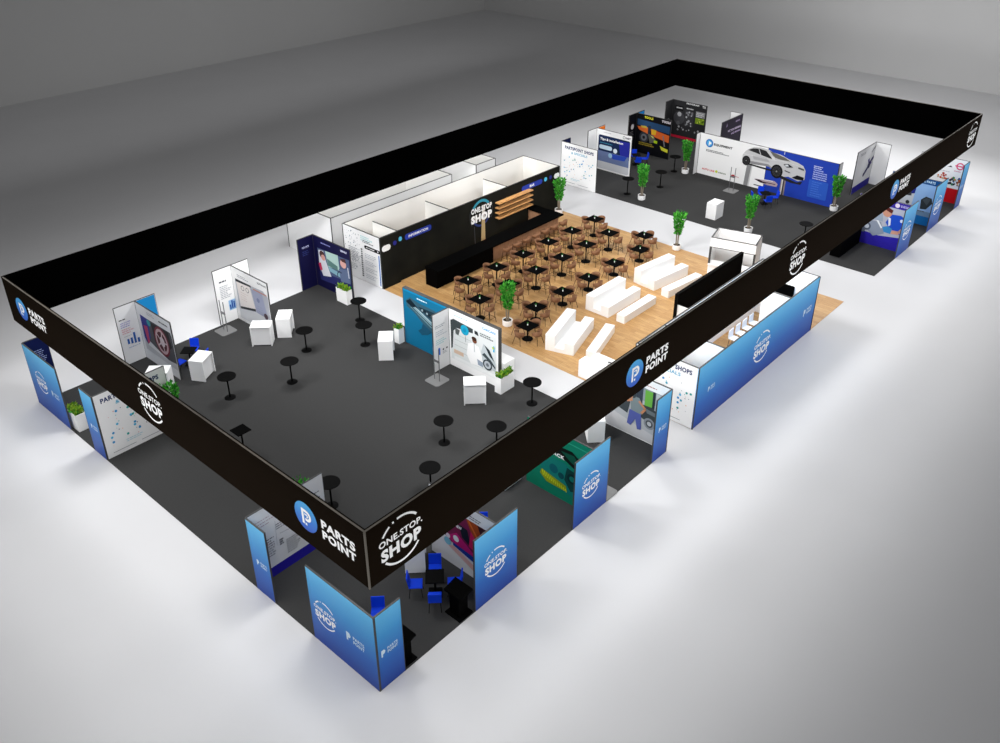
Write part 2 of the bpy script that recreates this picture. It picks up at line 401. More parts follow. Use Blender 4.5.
p.lines(.6, 1.7, .8, 4, .13, '#C9B2AE', .02, 5); p.poly([(1.62, 2.2), (2.5, 2.25), (2.7, 1.2), (1.85, .7)], '#A3A8C0'); p.circ(2.1, 1.75, .12, '#7F86A6'); p.lines(1.9, 1.4, .6, 3, .13, '#8D93AE', .02, 7)
p.poly([(.3, .7), (1.8, 1.0), (2.9, .95), (2.95, .2), (.3, .2)], '#D6D8DC'); p.circ(2.6, 1.05, .16, '#5A4A54'); p.rect(1.8, 2.9, 2.24, 2.3, '#C98A78')
p.build('printed_photograph', t)

t = thing('display_wall', 'navy L-shaped wall with a photograph of people in a car, beside the white aisle', 'display wall', (15, 22, 0))
NV2 = mat('#12113A', .5)
panel(t, 14, 15, 22, 22 + T, NV2, 'printed_wall'); panel(t, 15, 15 + T, 19, 22 + T, NV2, 'printed_wall')
p = Print(*facing_my(22, 14)); p.text('SERVICE', .25, 2.35, .45, .1, '#B9BCE0', .02); p.lines(.25, 2.15, .5, 3, .1, '#34407E', .03, 3); p.build('printed_graphic', t)
p = Print(*facing_mx(15, 22)); p.k = .004
p.lines(.65, 2.64, 1.1, 1, .1, '#7A7EB8', .07, 3); p.text('SERVICE', 2.25, 2.66, .5, .11, '#D8DAEE', .03)
p.poly([(.3, 2.3), (2.9, 2.36), (2.92, 1.0), (.4, .7)], '#4A5878'); p.poly([(.3, .9), (2.92, 1.1), (2.92, .6), (.35, .45)], '#262A60')
p.poly([(.95, 2.3), (2.0, 2.36), (2.05, 1.5), (1.1, 1.45)], '#A8C4BE'); p.poly([(1.05, 1.9), (1.9, 1.7), (1.9, 1.45), (1.1, 1.5)], '#557874'); p.poly([(1.1, 1.45), (2.3, 1.35), (2.2, 1.1), (1.2, 1.2)], '#7FA9B8')
p.poly([(.4, 2.2), (.8, 2.25), (.95, 1.7), (1.3, .9), (.6, .75), (.35, 1.3)], '#D0D2DA'); p.circ(.68, 2.0, .22, '#4A3432'); p.circ(.75, 1.85, .17, '#C8948A'); p.poly([(.3, 1.4), (.5, 1.5), (.6, 1.1), (.4, 1.0)], '#C2365A')
p.circ(2.4, 2.0, .24, '#D3A39A'); p.poly([(2.15, 2.25), (2.6, 2.32), (2.65, 2.1), (2.3, 2.12)], '#4A2E2C'); p.poly([(2.0, 1.6), (2.7, 1.75), (2.9, 1.0), (2.1, .9)], '#5E6C8C'); p.line([(2.75, 1.9), (2.8, 1.3)], .08, '#C8CCD8'); p.arc(2.1, 1.2, .25, .05, 60, 200, '#20233E')
p.build('printed_photograph', t)

# --- teal / white wall towards the aisle
t = thing('display_wall', 'long teal and white wall with an engine print and a mechanic photograph, by the oak floor', 'display wall', (14, 11, 0))
TEAL = mat('#126A90', .5)
panel(t, 14, 14.2, 11, 14, TEAL, 'teal_panel'); panel(t, 14, 14.2, 8, 11, WHITE, 'printed_wall'); panel(t, 13, 14, 11, 11 + T, WHITE2, 'printed_wall')
b = MB(); b.box(14.2, 14.21, 8, 14, 0, H, WHITE); b.build('white_back', t)
p = Print(*facing_mx(14, 14)); p.k = .004
p.rect(.05, 2.98, 2.84, 2.93, '#127FAE'); p.lines(.95, 2.66, 1.0, 1, .1, '#CDEAF2', .06, 3)
p.poly([(.2, 2.35), (.5, 2.6), (1.0, 2.5), (2.1, 2.45), (2.6, 2.2), (2.6, 1.4), (1.9, 1.2), (1.3, 1.5), (.7, 1.9), (.25, 2.05)], '#33596A')
p.poly([(.2, 2.3), (.5, 2.52), (1.0, 2.2), (.6, 2.1)], '#12222C'); p.poly([(1.0, 2.3), (2.4, 2.35), (2.5, 2.0), (1.7, 1.95)], '#1E3440'); p.poly([(.5, 2.1), (.9, 2.2), (2.3, 1.6), (2.1, 1.35)], '#7495A0')
p.line([(.6, 2.12), (2.1, 1.45)], .05, '#16242C'); p.line([(.8, 2.2), (2.2, 1.62)], .05, '#A8BEC4'); p.line([(1.2, 2.3), (2.3, 1.95)], .06, '#0F1C24')
p.poly([(1.3, 1.5), (1.9, 1.25), (1.6, 1.0), (1.2, .85), (.95, 1.0), (1.2, 1.2)], '#1A4E68'); p.poly([(1.9, 1.1), (2.7, 1.0), (2.6, .75), (2.0, .85)], '#0F5C86')
for k in range(4): p.circ(1.3 + .32 * k, 2.2 - .06 * k, .11, '#22303A'); p.circ(1.3 + .32 * k, 2.2 - .06 * k, .06, '#8AA2AC')
p.build('printed_photograph', t)
p = Print(*facing_mx(14, 11)); p.k = .004
p.lines(.35, 2.68, 1.2, 1, .1, '#A6C6D6', .05, 3); p.text('CARCARE', 2.05, 2.62, .8, .12, '#3AA0DC', .03)
p.poly([(.12, 2.38), (.3, 2.5), (2.88, 2.5), (2.88, .4), (.12, .4)], '#E2E6E6')
p.poly([(.12, 2.38), (.3, 2.5), (1.5, 2.42), (1.5, 2.2), (.5, 2.1), (.3, 1.9), (.22, 1.0), (.12, .9)], '#3E4648'); p.poly([(.4, 2.1), (.7, 2.05), (.6, 1.75), (.42, 1.8)], '#59605F')
for k in range(4): p.rect(.35, 1.4, 1.75 - .28 * k, 1.77 - .28 * k, '#B4BAB8')
p.rect(.3, .9, .75, .95, '#D9BFA8'); p.rect(.32, 2.8, .42, .6, '#F0F2F2')
p.circ(1.0, 2.18, .25, '#1FA4C8'); p.circ(1.0, 2.18, .1, '#178AB6'); p.line([(1.05, 1.9), (1.05, 1.6)], .02, '#2E3A40')
p.lines(1.95, 2.36, .85, 2, .1, '#50585C', .05, 4); p.poly([(1.6, 2.4), (1.78, 2.4), (1.85, 2.2), (1.62, 2.24)], '#33393C')
p.poly([(1.2, 1.6), (1.5, 1.72), (1.85, 1.65), (2.05, 1.2), (2.1, .7), (1.35, .6), (1.1, 1.0)], '#FBFBFB'); p.circ(1.6, 1.88, .14, '#7A4A34'); p.circ(1.58, 1.97, .15, '#3C2418', 16, .1); p.line([(1.58, 1.72), (1.6, 1.3)], .04, '#B9C0C4'); p.poly([(1.75, 1.0), (2.1, .95), (2.1, .7), (1.8, .72)], '#9AA6B6')
p.poly([(2.0, 1.5), (2.15, 1.95), (2.5, 1.75), (2.85, 1.2), (2.85, .75), (2.1, .95)], '#C4CCD0'); p.poly([(2.2, 1.9), (2.5, 1.75), (2.8, 1.25), (2.5, 1.45)], '#2C353A'); p.poly([(2.05, 1.35), (2.2, 1.5), (2.6, 1.25), (2.85, 1.0), (2.85, .9), (2.4, 1.2)], '#3E494E')
p.circ(2.38, .95, .27, '#39424A'); p.circ(2.38, .95, .2, '#B8BFC6'); p.circ(2.38, .95, .09, '#6A727A'); p.rect(2.72, 2.8, 1.75, 2.05, '#38B0D8'); p.circ(2.72, 1.95, .06, '#C6D84A')
p.build('printed_photograph', t)
p = Print(*facing_my(11, 13)); p.k = .004
p.lines(.14, 2.28, .6, 2, .09, '#9AA0A8', .04, 2); p.lines(.16, 1.98, .7, 3, .1, '#B4BAC4', .04, 3); p.lines(.17, 1.55, .7, 3, .1, '#9CCBD0', .04, 4); p.rect(.28, .4, .78, 1.15, '#1D5FC0'); p.circ(.6, .98, .05, '#44484E'); p.circ(.82, .98, .05, '#44484E'); p.lines(.55, .85, .35, 2, .08, '#8A8E96', .03, 3)
p.build('printed_graphic', t)

# --- right edge walls
def small_side(t, x): pass
t = thing('display_wall', 'blue panel and magenta print wall in a T, nearest along the right edge', 'display wall', (5, 0, 0))
panel(t, 4, 6, 0, T, BLUEG, 'blue_panel'); ring_logo(facing_my(0, 4), .97, 1.45, .52, t)
panel(t, 5, 5 + T, T, 3, WHITE2, 'printed_wall')
p = Print(*facing_mx(5, 3)); p.k = .004; p.lines(1.85, 2.6, .7, 2, .09, '#55555A', .035, 3)
p.poly([(.6, 1.2), (1.2, 1.85), (1.7, 2.42), (2.9, 2.45), (2.9, .7), (1.9, 1.0), (1.0, 1.0)], '#7A1E4A')
p.poly([(1.7, 2.42), (2.2, 2.42), (2.5, 1.8), (2.1, 1.5)], '#A8471C'); p.poly([(2.2, 2.42), (2.88, 2.44), (2.88, 1.8), (2.5, 1.6)], '#3A1A20'); p.poly([(.75, 1.15), (1.25, 1.55), (2.0, 1.1), (2.0, .95), (1.1, 1.0)], '#C61E74'); p.poly([(1.35, 2.0), (1.75, 1.95), (1.9, 1.3), (1.5, 1.5)], '#161C2C')
p.poly([(1.9, 2.0), (2.4, 1.4), (2.4, 1.1), (1.8, 1.3)], '#D0205C'); p.line([(1.8, 2.4), (2.4, 1.6)], .08, '#D8682A'); p.circ(1.22, 1.28, .13, '#F4F4F4'); p.circ(.85, 1.2, .1, '#E8D8E4'); p.circ(.82, .95, .16, '#86C4D8'); p.text('NEW', 1.2, 1.8, .3, .12, '#FFFFFF', .04)
p.poly([(1.08, 1.05), (1.08, .92), (2.9, .55), (2.9, .8), (1.9, .98)], '#1C3C9A'); p.poly([(.85, .78), (1.1, .9), (2.0, .6), (2.0, .35)], '#E6B8B0')
p.build('printed_photograph', t)

t = thing('display_wall', 'blue panel and green gearbox print wall in a T, middle of the right edge', 'display wall', (10, 0, 0))
panel(t, 9, 11, 0, T, BLUEG, 'blue_panel'); ring_logo(facing_my(0, 9), .98, 1.45, .52, t)
GREEN = mat('#118064', .5)
panel(t, 10, 10 + T, T, 3, GREEN, 'printed_wall')
p = Print(*facing_mx(10, 3)); p.k = .004
p.poly([(1.0, 2.0), (1.5, 2.35), (2.1, 2.4), (2.9, 1.9), (2.9, 1.2), (2.2, 1.7), (1.6, 1.95)], '#0A1412'); p.poly([(1.6, 2.2), (2.2, 2.25), (2.6, 1.75), (2.1, 1.9)], '#0D5240'); p.text('TRACK', .95, 1.86, .82, .16, '#FFFFFF', .04)
p.poly([(.7, 1.2), (1.2, 1.7), (1.8, 1.75), (2.3, 1.5), (2.6, .9), (2.2, .4), (1.2, .5), (.72, .8)], '#127A72'); p.poly([(1.9, 1.6), (2.5, 1.5), (2.6, .8), (2.1, .6), (1.8, 1.0)], '#0C3F3C'); p.circ(1.3, 1.25, .2, '#0E5C66'); p.circ(1.65, 1.1, .14, '#0B4A50'); p.circ(2.15, 1.2, .22, '#0A2E30'); p.circ(2.15, 1.2, .12, '#137468')
p.poly([(.67, .75), (.75, .98), (1.9, .75), (1.95, .5), (1.0, .5)], '#8A9C1E')
for k in range(12): p.line([(.78 + .1 * k, .96 - .03 * k), (.84 + .1 * k, .72 - .02 * k)], .035, '#D2DC2A')
p.rect(.1, 2.9, 2.7, 2.74, '#2FA888'); p.build('printed_photograph', t)

t = thing('display_wall', 'narrow blue panel joined to a workshop photograph wall, beside the white aisle', 'display wall', (15, 0, 0))
panel(t, 14, 15, 0, T, BLUEG, 'blue_panel'); small_logo(facing_my(0, 14), .3, 1.42, .6, t)
panel(t, 15, 15 + T, 0, 3, WHITE, 'printed_wall')
p = Print(*facing_mx(15, 3)); p.k = .004
p.lines(1.75, 2.64, .9, 1, .1, '#B07A72', .04, 3); p.rect(.05, 2.95, .35, 2.5, '#B4B8BC'); p.poly([(.05, .9), (1.6, .6), (2.95, .4), (2.95, .05), (.05, .05)], '#C8C8CA'); p.rect(.05, 2.95, 1.9, 2.5, '#8E9AA0'); p.rect(1.45, 1.75, 1.6, 2.5, '#3A4450'); p.rect(1.85, 2.2, 1.7, 2.45, '#6CB04A'); p.rect(2.2, 2.32, 1.7, 2.5, '#2E363C'); p.rect(2.35, 2.9, 1.8, 2.48, '#C2C8C8')
p.poly([(1.6, 1.7), (2.2, 1.75), (2.95, 1.35), (2.95, .8), (2.4, .9), (1.7, 1.1)], '#3E4548'); p.poly([(1.9, 1.6), (2.9, 1.5), (2.9, 1.35), (2.0, 1.4)], '#6E777A'); p.poly([(.6, 1.5), (1.2, 1.6), (1.1, 1.0), (.7, 1.1)], '#434A4E'); p.circ(2.15, .95, .26, '#8C9298'); p.circ(2.15, .95, .17, '#4A5056'); p.circ(2.15, .95, .1, '#C0C4C8'); p.poly([(2.4, 1.2), (2.9, 1.05), (2.9, .9), (2.5, 1.0)], '#D8DADC')
p.poly([(1.2, 1.9), (1.6, 1.95), (1.85, 1.6), (1.75, 1.2), (1.25, 1.2)], '#7C8A8E'); p.circ(1.3, 2.02, .16, '#3F4A4E', 14, .2); p.circ(1.2, 1.85, .1, '#C08A6C'); p.line([(1.6, 1.8), (1.92, 1.55), (1.75, 1.28)], .1, '#C88A66'); p.line([(1.3, 1.75), (1.05, 1.6)], .09, '#C88A66')
p.poly([(1.2, 1.25), (1.75, 1.22), (1.8, .5), (1.62, .45), (1.5, .9), (1.3, .5), (1.12, .55)], '#5560A4'); p.build('printed_photograph', t)

# --- far back walls
t = thing('display_wall', 'white wall with a small green dot map at the left end of the far carpet', 'display wall', (36, 19, 0))
panel(t, 36, 36 + T, 19, 22, WHITE, 'printed_wall'); panel(t, 36 + T, 37, 22, 22 + T, NAVY, 'printed_wall')
map_print(facing_mx(36, 22), 3, t, 5, True, .8)

t = thing('display_wall', 'T-shaped white wall with a navy app screen print and an orange far end', 'display wall', (40, 22, 0))
panel(t, 39, 41, 22, 22 + T, WHITE, 'printed_wall'); panel(t, 40, 40 + T, 19, 22, WHITE, 'printed_wall')
p = Print(*facing_my(22, 39)); p.rect(1.09, 1.97, .05, 2.92, '#F07C1E'); p.build('printed_graphic', t)
p = Print(*facing_mx(40, 22)); p.k = .004; p.lines(.6, 2.75, 1.0, 1, .1, '#B8B8BE', .04, 4); p.arc(2.35, 2.72, .09, .03, 0, 360, '#2A2A3A'); p.text('NET', 2.5, 2.66, .4, .13, '#2A2A3A', .04)
p.rrect(.2, 2.88, .12, 2.55, '#B8BCCC', .12); p.rrect(.2, 2.88, 1.1, 2.55, '#14284E', .12); p.poly([(1.9, 2.4), (2.85, 2.45), (2.85, .7), (2.2, 1.0)], '#2A2F9C'); p.poly([(.2, 1.4), (2.86, 1.4), (2.86, .6), (.2, .6)], '#6C7CA6'); p.rect(.2, 2.86, .14, .65, '#CFD1D6'); p.poly([(1.2, 1.35), (2.7, 1.4), (2.5, 1.05), (1.5, 1.0)], '#2C4AB4')
p.text('Tips & installation', .35, 2.15, 1.95, .22, '#FFFFFF', .03); p.lines(.35, 1.98, 1.6, 1, .1, '#3E8FA8', .05, 4); p.rrect(.3, 1.4, 1.55, 1.85, '#C6DCEC', .13); p.circ(1.68, 1.62, .17, '#DCE8F2'); p.circ(1.28, 1.2, .17, '#9CC4E2'); p.build('printed_graphic', t)

t = thing('display_wall', 'black T-shaped wall with orange and yellow machinery print, far carpet', 'display wall', (45, 22, 0))
DK = mat('#0C0D12', .5)
panel(t, 44, 46, 22, 22 + T, DK, 'printed_wall'); panel(t, 45, 45 + T, 19, 22, DK, 'printed_wall')
p = Print(*facing_my(22, 44)); p.rect(1.09, 1.97, .05, 2.92, '#1F86D2'); p.lines(.2, 1.6, .6, 6, .12, '#6A6A6E', .05, 8); p.circ(.5, 2.0, .2, '#B8B8BC'); p.circ(.4, 1.0, .22, '#77777C'); p.build('printed_graphic', t)
p = Print(*facing_mx(45, 22)); p.k = .004
p.poly([(.1, 2.55), (2.92, 2.45), (2.92, 1.9), (.1, 2.1)], '#27486E'); p.poly([(.1, 2.0), (1.05, 2.05), (1.1, 1.55), (.3, 1.75)], '#D86A2C'); p.poly([(1.3, 2.0), (2.92, 1.8), (2.92, 1.25), (1.4, 1.5)], '#D0602A'); p.poly([(1.35, 2.0), (1.8, 1.98), (1.75, 1.6), (1.4, 1.6)], '#D8A828'); p.poly([(.4, 2.1), (.9, 2.12), (1.0, 1.98), (.5, 1.95)], '#C8B040'); p.poly([(1.05, 2.2), (1.3, 2.2), (1.28, 1.4), (1.08, 1.4)], '#2B3440')
p.circ(.75, 1.25, .4, '#33363C'); p.circ(.75, 1.25, .26, '#6C7076'); p.circ(.75, 1.25, .12, '#22242A'); p.poly([(1.1, 1.6), (1.6, 1.55), (1.9, 1.1), (1.3, .9)], '#5C5C52'); p.poly([(1.3, 1.5), (1.6, 1.45), (1.6, 1.3)], '#C8CC6A'); p.rect(1.65, 1.95, 1.0, 1.2, '#B4D420'); p.line([(2.4, 1.7), (2.6, .9)], .1, '#77777C')
p.text('TOOLS', .7, 2.68, .75, .18, '#E8E33A', .05); p.text('TOOLS', 2.2, 2.66, .75, .18, '#F0E8F0', .05); p.lines(.35, .78, 1.7, 2, .13, '#9C8A2E', .08, 3); p.poly([(2.2, .9), (2.35, .6), (2.9, .5), (2.9, .75), (2.6, .8)], '#D8D83A'); p.build('printed_photograph', t)

t = thing('display_wall', 'dark charcoal wall with parts print and a red stripe at its foot, farthest corner', 'display wall', (50, 22, 0))
DG = mat('#2B2B2D', .5)
panel(t, 49, 50, 22, 22 + T, DG, 'printed_wall'); panel(t, 50, 50 + T, 19, 22 + T, DG, 'printed_wall')
p = Print(*facing_my(22, 49)); p.arc(.5, 1.4, .14, .03, 0, 360, '#9A9A9E'); p.build('printed_graphic', t)
p = Print(*facing_mx(50, 22)); p.k = .004; p.text('PROGRAM', 1.2, 2.78, 1.1, .13, '#F0F0F0', .04); p.text('TX', 2.6, 2.72, .3, .18, '#E8E8E8', .04)
p.rect(.25, .95, 2.2, 2.55, '#0C0C0D'); p.lines(.35, 2.34, .55, 1, .1, '#B8B8BA', .1, 2); p.circ(.65, 1.6, .5, '#46464A'); p.circ(.66, 1.9, .18, '#B4B4B8'); p.circ(.6, 1.2, .16, '#5C5C60'); p.lines(1.25, 2.42, .6, 1, .1, '#D0D0D2', .09, 2); p.rect(1.15, 1.95, 1.1, 2.3, '#38383B'); p.dots(1.25, 1.85, 1.15, 2.2, 16, .05, .1, ['#9A9A9E', '#77777C', '#B8B8BC'], 4)
p.rect(2.1, 2.9, 1.95, 2.4, '#8A8A8C'); p.lines(2.15, 2.25, .7, 3, .13, '#DADADC', .06, 6); p.rect(2.1, 2.88, 1.45, 1.9, '#7C9A28'); p.dots(2.15, 2.8, 1.5, 1.85, 10, .04, .07, ['#C8DC50', '#3E5A14'], 2); p.dots(.3, 2.7, .6, .95, 12, .05, .09, ['#8A8A8E', '#B4B4B8'], 9); p.rect(.03, 2.97, 0.02, .22, '#C0203A'); p.build('printed_photograph', t)

# --- equipment wall with printed car
t = thing('display_wall', 'long wall, white left half and royal blue right half, printed with a silver car', 'display wall', (44, 11, 0))
RB = mat('#2442B0', .5)
panel(t, 44, 44 + T, 10.85, 16, WHITE, 'printed_wall'); panel(t, 44, 44 + T, 6, 10.85, RB, 'printed_wall')
panel(t, 43.5, 44, 16, 16 + T, WHITE2, 'side_return'); panel(t, 44, 44.5, 6 - T, 6, WHITE2, 'side_return')
p = Print(*facing_mx(44, 16)); p.k = .004
def Y(*pts): return [(16 - y, z) for y, z in pts]
p.circ(.77, 2.33, .29, '#2A78C8'); p.circ(.77, 2.33, .2, '#58B4EC'); p.poly([(.72, 2.15), (.72, 2.48), (.92, 2.38), (.9, 2.28), (.78, 2.24), (.78, 2.15)], '#FFFFFF')
p.text('EQUIPMENT', 1.12, 2.22, 1.42, .19, '#17181C', .05); p.lines(.57, 1.82, 1.9, 2, .09, '#4A4A50', .05, 3)
p.text('AUTO LINE', .4, .36, 1.0, .13, '#D0202C', .04); p.circ(1.55, .45, .1, '#C8D83A'); p.text('nexion', 1.7, .38, .6, .12, '#5A6A4A', .02); p.poly([(2.65, .35), (2.75, .52), (2.95, .55), (2.95, .35)], '#B01C30'); p.lines(2.95, .42, .5, 1, .1, '#C87A84', .05, 4)
p.build('printed_graphic', t)
p = Print(*facing_mx(44, 16)); p.k = .006
# the lift posts
p.poly(Y((12.32, 0), (12.0, 0), (11.83, 2.1), (12.2, 2.05)), '#8C8C8E'); p.poly(Y((12.02, 0), (11.92, 0), (11.8, 1.7), (11.88, 1.7)), '#D0D0D0')
p.rect(6.33, 6.68, 0, 1.25, '#8A7F80'); p.rect(6.4, 6.48, 0, 1.25, '#D8D4D4'); p.rect(6.5, 6.58, 0, 1.25, '#3A3234'); p.rect(6.28, 6.33, 2.75, 2.95, '#C8CCD8')
# car body
p.poly(Y((12.62, 1.5), (12.64, 2.1), (12.45, 2.4), (12.2, 2.62), (11.9, 2.78), (11.4, 2.86), (10.8, 2.83), (10.5, 2.72), (9.9, 2.68), (9.3, 2.5), (8.7, 2.42), (8.3, 2.28), (8.1, 2.0), (8.08, 1.4), (8.5, 1.2), (9.2, 1.35), (9.75, 1.2), (10.2, 1.5), (10.7, 1.72), (11.9, 1.62), (12.3, 1.5)), '#C9C9CA')
p.poly(Y((12.3, 1.75), (11.9, 1.8), (10.7, 1.85), (10.3, 1.6), (10.7, 1.7), (11.9, 1.6)), '#8E8E90'); p.poly(Y((11.9, 2.2), (10.9, 2.25), (10.6, 2.0), (11.8, 1.95)), '#AEAEB0')
p.poly(Y((12.3, 2.5), (11.95, 2.68), (11.5, 2.76), (11.0, 2.72), (10.45, 2.25), (10.9, 2.3), (11.7, 2.42)), '#2A2A2C'); p.poly(Y((11.55, 2.74), (11.5, 2.74), (11.3, 2.36), (11.36, 2.36)), '#C4C4C6')
p.poly(Y((10.75, 2.78), (10.45, 2.72), (9.6, 2.55), (9.2, 2.38), (9.9, 2.35), (10.35, 2.4)), '#6A6862'); p.poly(Y((10.6, 2.42), (10.35, 2.45), (10.3, 2.25), (10.5, 2.25)), '#DCDCDC')
p.poly(Y((12.55, 1.45), (12.1, 1.6), (10.5, 1.55), (10.2, 1.4), (8.6, 1.1), (8.2, 1.25), (8.3, 1.0), (9.0, .98), (9.7, 1.1), (10.3, 1.42), (12.1, 1.5)), '#262628')
for (y, z, r) in ((12.32, 1.75, .3), (10.05, 1.52, .42)):
    p.circ(16 - y, z, r, '#171718', 26, r * 1.12); p.circ(16 - y, z, r * .75, '#3A3A3C', 24, r * .84)
    for a in range(0, 360, 36): p.line([(16 - y, z), (16 - y + r * .7 * math.cos(math.radians(a)), z + r * .78 * math.sin(math.radians(a)))], .035, '#0E0E0F')
    p.circ(16 - y, z, r * .15, '#8A8A8C', 10)
p.poly(Y((9.65, 2.12), (9.3, 2.2), (8.95, 2.05), (9.4, 1.95)), '#2C2E32'); p.poly(Y((9.55, 2.1), (9.35, 2.15), (9.25, 2.05), (9.45, 2.0)), '#D8DCE0'); p.poly(Y((8.6, 2.15), (8.2, 2.1), (8.2, 2.0), (8.6, 2.05)), '#4A4A4E'); p.poly(Y((9.5, 1.75), (9.1, 1.68), (9.15, 1.62), (9.5, 1.68)), '#55555A')
p.poly(Y((8.95, 1.35), (8.6, 1.6), (8.12, 1.55), (8.15, 1.35), (8.6, 1.3)), '#161618'); p.line(Y((12.55, 2.2), (10.6, 2.2), (9.7, 2.3), (8.3, 2.2)), .02, '#E8E8E8')
p.build('printed_car', t)
p = Print(*facing_mx(44, 16)); p.k = .008
p.poly(Y((11.55, .6), (11.4, .72), (10.9, .7), (10.1, .82), (9.85, .66), (9.9, .45), (10.6, .42), (11.1, .48)), '#B4A0A8'); p.poly(Y((11.55, .62), (11.2, .66), (10.6, .5), (11.1, .48)), '#1A1418'); p.line(Y((11.5, .68), (10.2, .78)), .05, '#F0ECEE'); p.line(Y((11.2, .55), (10.0, .6)), .05, '#3E2230'); p.rect(4.45, 5.3, .2, .26, '#1E1E24')
p.lines(8.4, 2.44, .9, 2, .12, '#C6D0F4', .06, 3); p.lines(8.42, 2.18, 1.0, 5, .14, '#AAB8EC', .07, 4); p.rrect(8.25, 9.55, .35, 1.55, '#2E5CC4', .08); p.lines(8.45, 1.4, .8, 7, .15, '#4F7AD8', .04, 5)
p.build('printed_graphic', t)

t = thing('display_wall', 'dark purple wall with slanted white lettering behind the printed car wall', 'display wall', (50, 16, 0))
PU = mat('#170B24', .5)
panel(t, 47, 50, 16, 16 + T, PU, 'printed_wall'); panel(t, 50, 50 + T, 16, 17, WHITE, 'printed_wall')
p = Print(*facing_my(16, 47)); p.k = .004; p.text('VICTOR REINING', .95, 2.0, 1.95, .16, '#C8B8D4', .03); p.text('AND FRIENDS', 1.5, 1.72, 1.4, .14, '#B8A4C8', .03); p.poly([(.6, 2.45), (.72, 2.75), (.82, 2.5)], '#8A7A98'); p.lines(2.0, 2.55, .85, 1, .1, '#8A7A98', .12, 3); p.build('printed_graphic', t)

t = thing('display_wall', 'grey L-shaped wall with a purple suspension print and blue foot, far right of the carpet', 'display wall', (50, 6, 0))
panel(t, 47, 50, 6, 6 + T, WHITE2, 'printed_wall'); panel(t, 50, 50 + T, 5, 6 + T, WHITE, 'printed_wall')
p = Print(*facing_my(6, 47)); p.k = .004; p.rect(.05, 2.97, 0, .5, '#2A2590'); p.lines(.5, 2.65, 1.2, 2, .1, '#A0A0A6', .05, 3); p.line([(1.6, .95), (2.2, 1.35), (2.6, 1.75), (2.95, 1.95)], .24, '#2C2360'); p.circ(1.65, 1.0, .13, '#241C54'); p.line([(2.1, 2.0), (2.4, 1.5)], .2, '#3A2F7A'); p.line([(2.2, 1.4), (2.75, 1.6)], .1, '#4A3F8A'); p.circ(2.35, 1.5, .24, '#241C54'); p.line([(2.4, 2.4), (2.95, 2.7)], .12, '#8C8C92'); p.build('printed_graphic', t)

# --- far right edge
t = thing('display_wall', 'blue panel and wall photo of a mechanic in a blue shirt, far right edge', 'display wall', (40, 0, 0))
panel(t, 39, 41, 0, T, BLUEG, 'blue_panel'); ring_logo(facing_my(0, 39), 1.0, 1.45, .55, t)
panel(t, 40, 40 + T, T, 3, WHITE2, 'printed_wall')
p = Print(*facing_mx(40, 3)); p.k = .004
p.rect(.03, 2.97, 0, 2.93, '#B6B8C4'); p.rect(.03, 2.97, 2.55, 2.93, '#3A2C96'); p.circ(2.2, 2.74, .13, '#E8DCE8'); p.text('DIESEL', 2.4, 2.68, .5, .13, '#C8C0EC', .03); p.poly([(.03, .8), (1.5, .7), (2.97, .9), (2.97, 0), (.03, 0)], '#2E23A4')
p.poly([(2.0, 2.15), (2.5, 2.2), (2.95, 2.0), (2.95, 1.2), (2.6, 1.05), (2.0, 1.3), (1.75, 1.6)], '#1E4FC4'); p.circ(1.75, 2.2, .27, '#C9927A'); p.poly([(1.5, 2.4), (1.75, 2.52), (2.05, 2.4), (2.0, 2.2), (1.7, 2.3)], '#5A2420'); p.poly([(1.85, 1.95), (2.0, 1.9), (2.05, 1.5), (1.95, 1.4)], '#E4E8F0'); p.line([(2.75, 1.35), (2.6, 1.15), (2.1, 1.1)], .22, '#D8A088'); p.poly([(2.2, 1.3), (2.15, .98), (1.6, 1.0), (1.55, 1.25), (1.9, 1.4)], '#3A8AC8')
p.poly([(.9, 1.5), (1.5, 1.55), (1.8, .9), (1.2, .6), (.8, .9)], '#8A94A6'); p.circ(.75, 1.1, .24, '#50586A'); p.circ(.75, 1.1, .14, '#B4BCC8'); p.circ(.55, .85, .16, '#6A7284'); p.line([(1.2, 1.7), (1.6, 1.2)], .1, '#E8ECF0'); p.poly([(1.1, 2.0), (1.5, 2.1), (1.6, 1.6), (1.0, 1.6)], '#98A6B8'); p.circ(2.62, 1.9, .1, '#DDE4F4'); p.build('printed_photograph', t)

t = thing('display_wall', 'blue panel and pale blue wall with a printed dark brake pad, far right edge', 'display wall', (45, 0, 0))
panel(t, 44, 46, 0, T, BLUEG, 'blue_panel'); ring_logo(facing_my(0, 44), 1.0, 1.5, .58, t)
panel(t, 45, 45 + T, T, 3, mat('#7FA8DC', .5), 'printed_wall')
p = Print(*facing_mx(45, 3)); p.k = .004; p.rect(.03, 2.97, 2.6, 2.93, '#0E4A86'); p.text('BRAKE PARTS', 1.5, 2.7, 1.1, .15, '#C8E4F4', .03); p.rect(.03, 2.97, 0, .6, '#1468AE'); p.rect(.03, 2.97, .58, .9, '#6F8CA8'); p.poly([(.03, 2.6), (1.6, 2.6), (1.5, .9), (.03, .9)], '#C4CAD2'); p.poly([(1.1, 2.35), (1.8, 2.45), (1.75, 1.95), (1.3, 1.8)], '#20287E'); p.poly([(.95, 2.0), (1.35, 1.95), (1.4, 1.7), (1.0, 1.65)], '#3A3E44'); p.circ(1.25, 1.25, .12, '#30343A'); p.poly([(1.6, 2.6), (2.97, 2.6), (2.97, .9), (1.5, .9)], '#8FB4E0')
